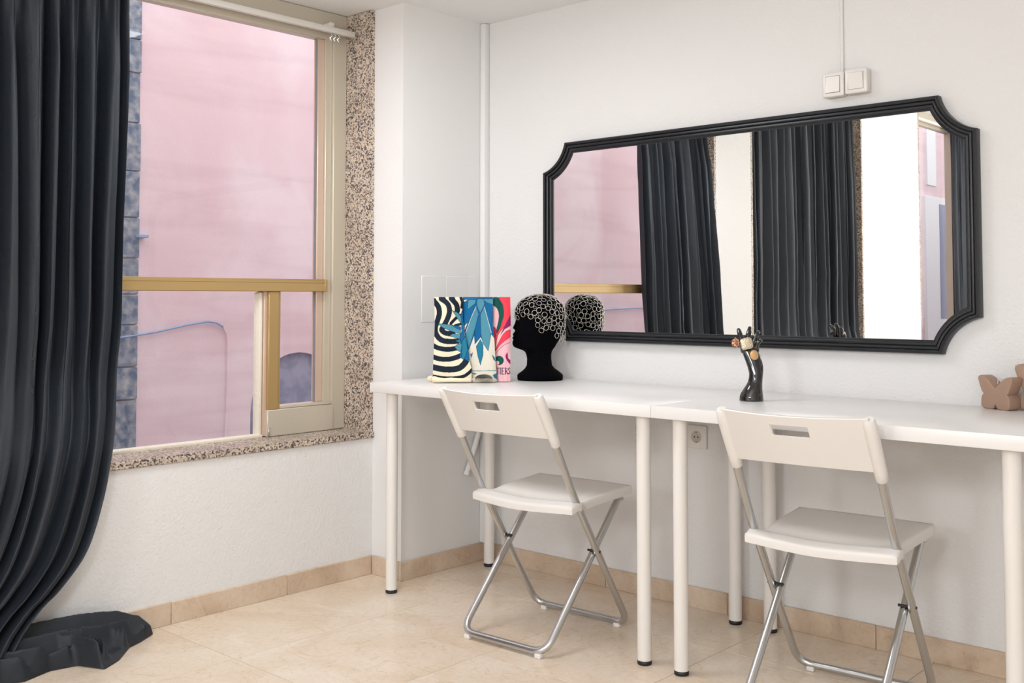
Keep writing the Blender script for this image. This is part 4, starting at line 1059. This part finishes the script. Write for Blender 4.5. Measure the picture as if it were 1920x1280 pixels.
# oval ring
c = hp(490, 543, -0.007); e = ring_thing('oval_ring', 'flat oval gold ring low on the black hand', c, 0.009, M_OVAL)
V, F = [], []
for (s_, d) in ((0.94, 0.0), (1.0, 0.0008), (0.98, 0.0022), (0.92, 0.0027), (0.05, 0.0028)):
    for k in range(N):
        a = 2 * PI * k / N; V.append(c + ax1 * (0.0124 * s_ * math.cos(a)) + ax2 * (0.0148 * s_ * math.sin(a)) + nf * d)
for i in range(4):
    for k in range(N): F.append((i * N + k, i * N + (k + 1) % N, (i + 1) * N + (k + 1) % N, (i + 1) * N + k))
F += [tuple(range(N)), tuple(reversed(range(4 * N, 5 * N)))]
mk('ring_face', V, F, M_OVAL, e, True); band(e, hp(506, 520, .006), 0.0150, (RT, FW), M_OVAL)
# flower ring
c = hp(262, 380, 0.0); e = ring_thing('flower_ring', 'rose gold flower ring at the left side of the black hand', c, 0.009, M_ROSE)
nfl = (-RT * 0.80 - FW * 0.6).normalized(); b1 = up_; b2 = nfl.cross(b1).normalized()
for lay, (nP, R_, tl) in enumerate(((6, 0.0150, 0.35), (5, 0.0095, 0.9))):
    for k in range(nP):
        a = 2 * PI * k / nP + lay * 0.5; dr_ = b1 * math.cos(a) + b2 * math.sin(a); tn = nfl.cross(dr_)
        Vp = []
        for u in (0.0, 0.35, 0.75, 1.0):
            wv = [0.0018, 0.0058, 0.0055, 0.0014][[0.0, 0.35, 0.75, 1.0].index(u)]
            for s_ in (-1, 0, 1): Vp.append(c + dr_ * R_ * u + tn * wv * s_ + nfl * (0.002 + lay * 0.002 + tl * 0.008 * u * u + 0.0016 * abs(s_)))
        Fp = [(i * 3 + j, i * 3 + j + 1, (i + 1) * 3 + j + 1, (i + 1) * 3 + j) for i in range(3) for j in range(2)]
        Vb = [v - nfl * 0.0012 for v in Vp]; nb_ = len(Vp)
        Fp2 = Fp + [tuple(q + nb_ for q in reversed(f)) for f in Fp]
        rim_ = [0, 1, 2, 5, 8, 11, 10, 9, 6, 3]
        Fp2 += [(rim_[i], rim_[(i + 1) % 10], rim_[(i + 1) % 10] + nb_, rim_[i] + nb_) for i in range(10)]
        mk('petal', Vp + Vb, Fp2, M_ROSE, e, True)
band(e, hp(345, 372, .012), 0.0088, (RT, FW), M_ROSE)
tube('ring_stem', [c, hp(310, 378, .006)], 0.002, M_ROSE, e, 8)

# ------------------------------------------------------------------ butterfly candles
BUT = [(0.000, 0.014), (0.006, 0.002), (0.012, 0.0), (0.038, 0.0), (0.046, 0.003), (0.049, 0.010), (0.048, 0.030), (0.044, 0.038), (0.040, 0.0415), (0.046, 0.048), (0.053, 0.066), (0.058, 0.082), (0.057, 0.089), (0.051, 0.0925), (0.042, 0.0915), (0.030, 0.086), (0.018, 0.076), (0.008, 0.065), (0.000, 0.0585)]
def candle(label, loc, yaw, sc, thick):
    e = tag(empty('butterfly_candle', loc), label, 'candle', 'butterfly candles')
    OUT = [(x, z) for x, z in BUT] + [(-x, z) for x, z in reversed(BUT[1:-1])]
    M = Matrix.Translation(loc) @ Matrix.Rotation(yaw, 4, 'Z') @ Matrix.Scale(sc, 4)
    ngon_prism('wax_body', OUT, 'y', 0.0, thick, M_WAX, e, 0.0028, 3, M)
    p = M @ Vector((-0.012, thick * 0.62, 0.069)); q = M @ Vector((-0.0115, thick * 0.62, 0.082))
    tube('wick', [p, (p + q) / 2 + Vector((0.0008, 0, 0)), q], 0.0011, M_WICK, e, 8)
    return e
candle('brown wax butterfly candle at the right edge, in front of the other', (1.978, -0.088, TZ + 0.0003), math.radians(-24), 0.96, 0.042)
candle('larger brown wax butterfly candle behind, cut by the right edge', (2.100, -0.075, TZ + 0.0003), math.radians(-4), 1.32, 0.034)
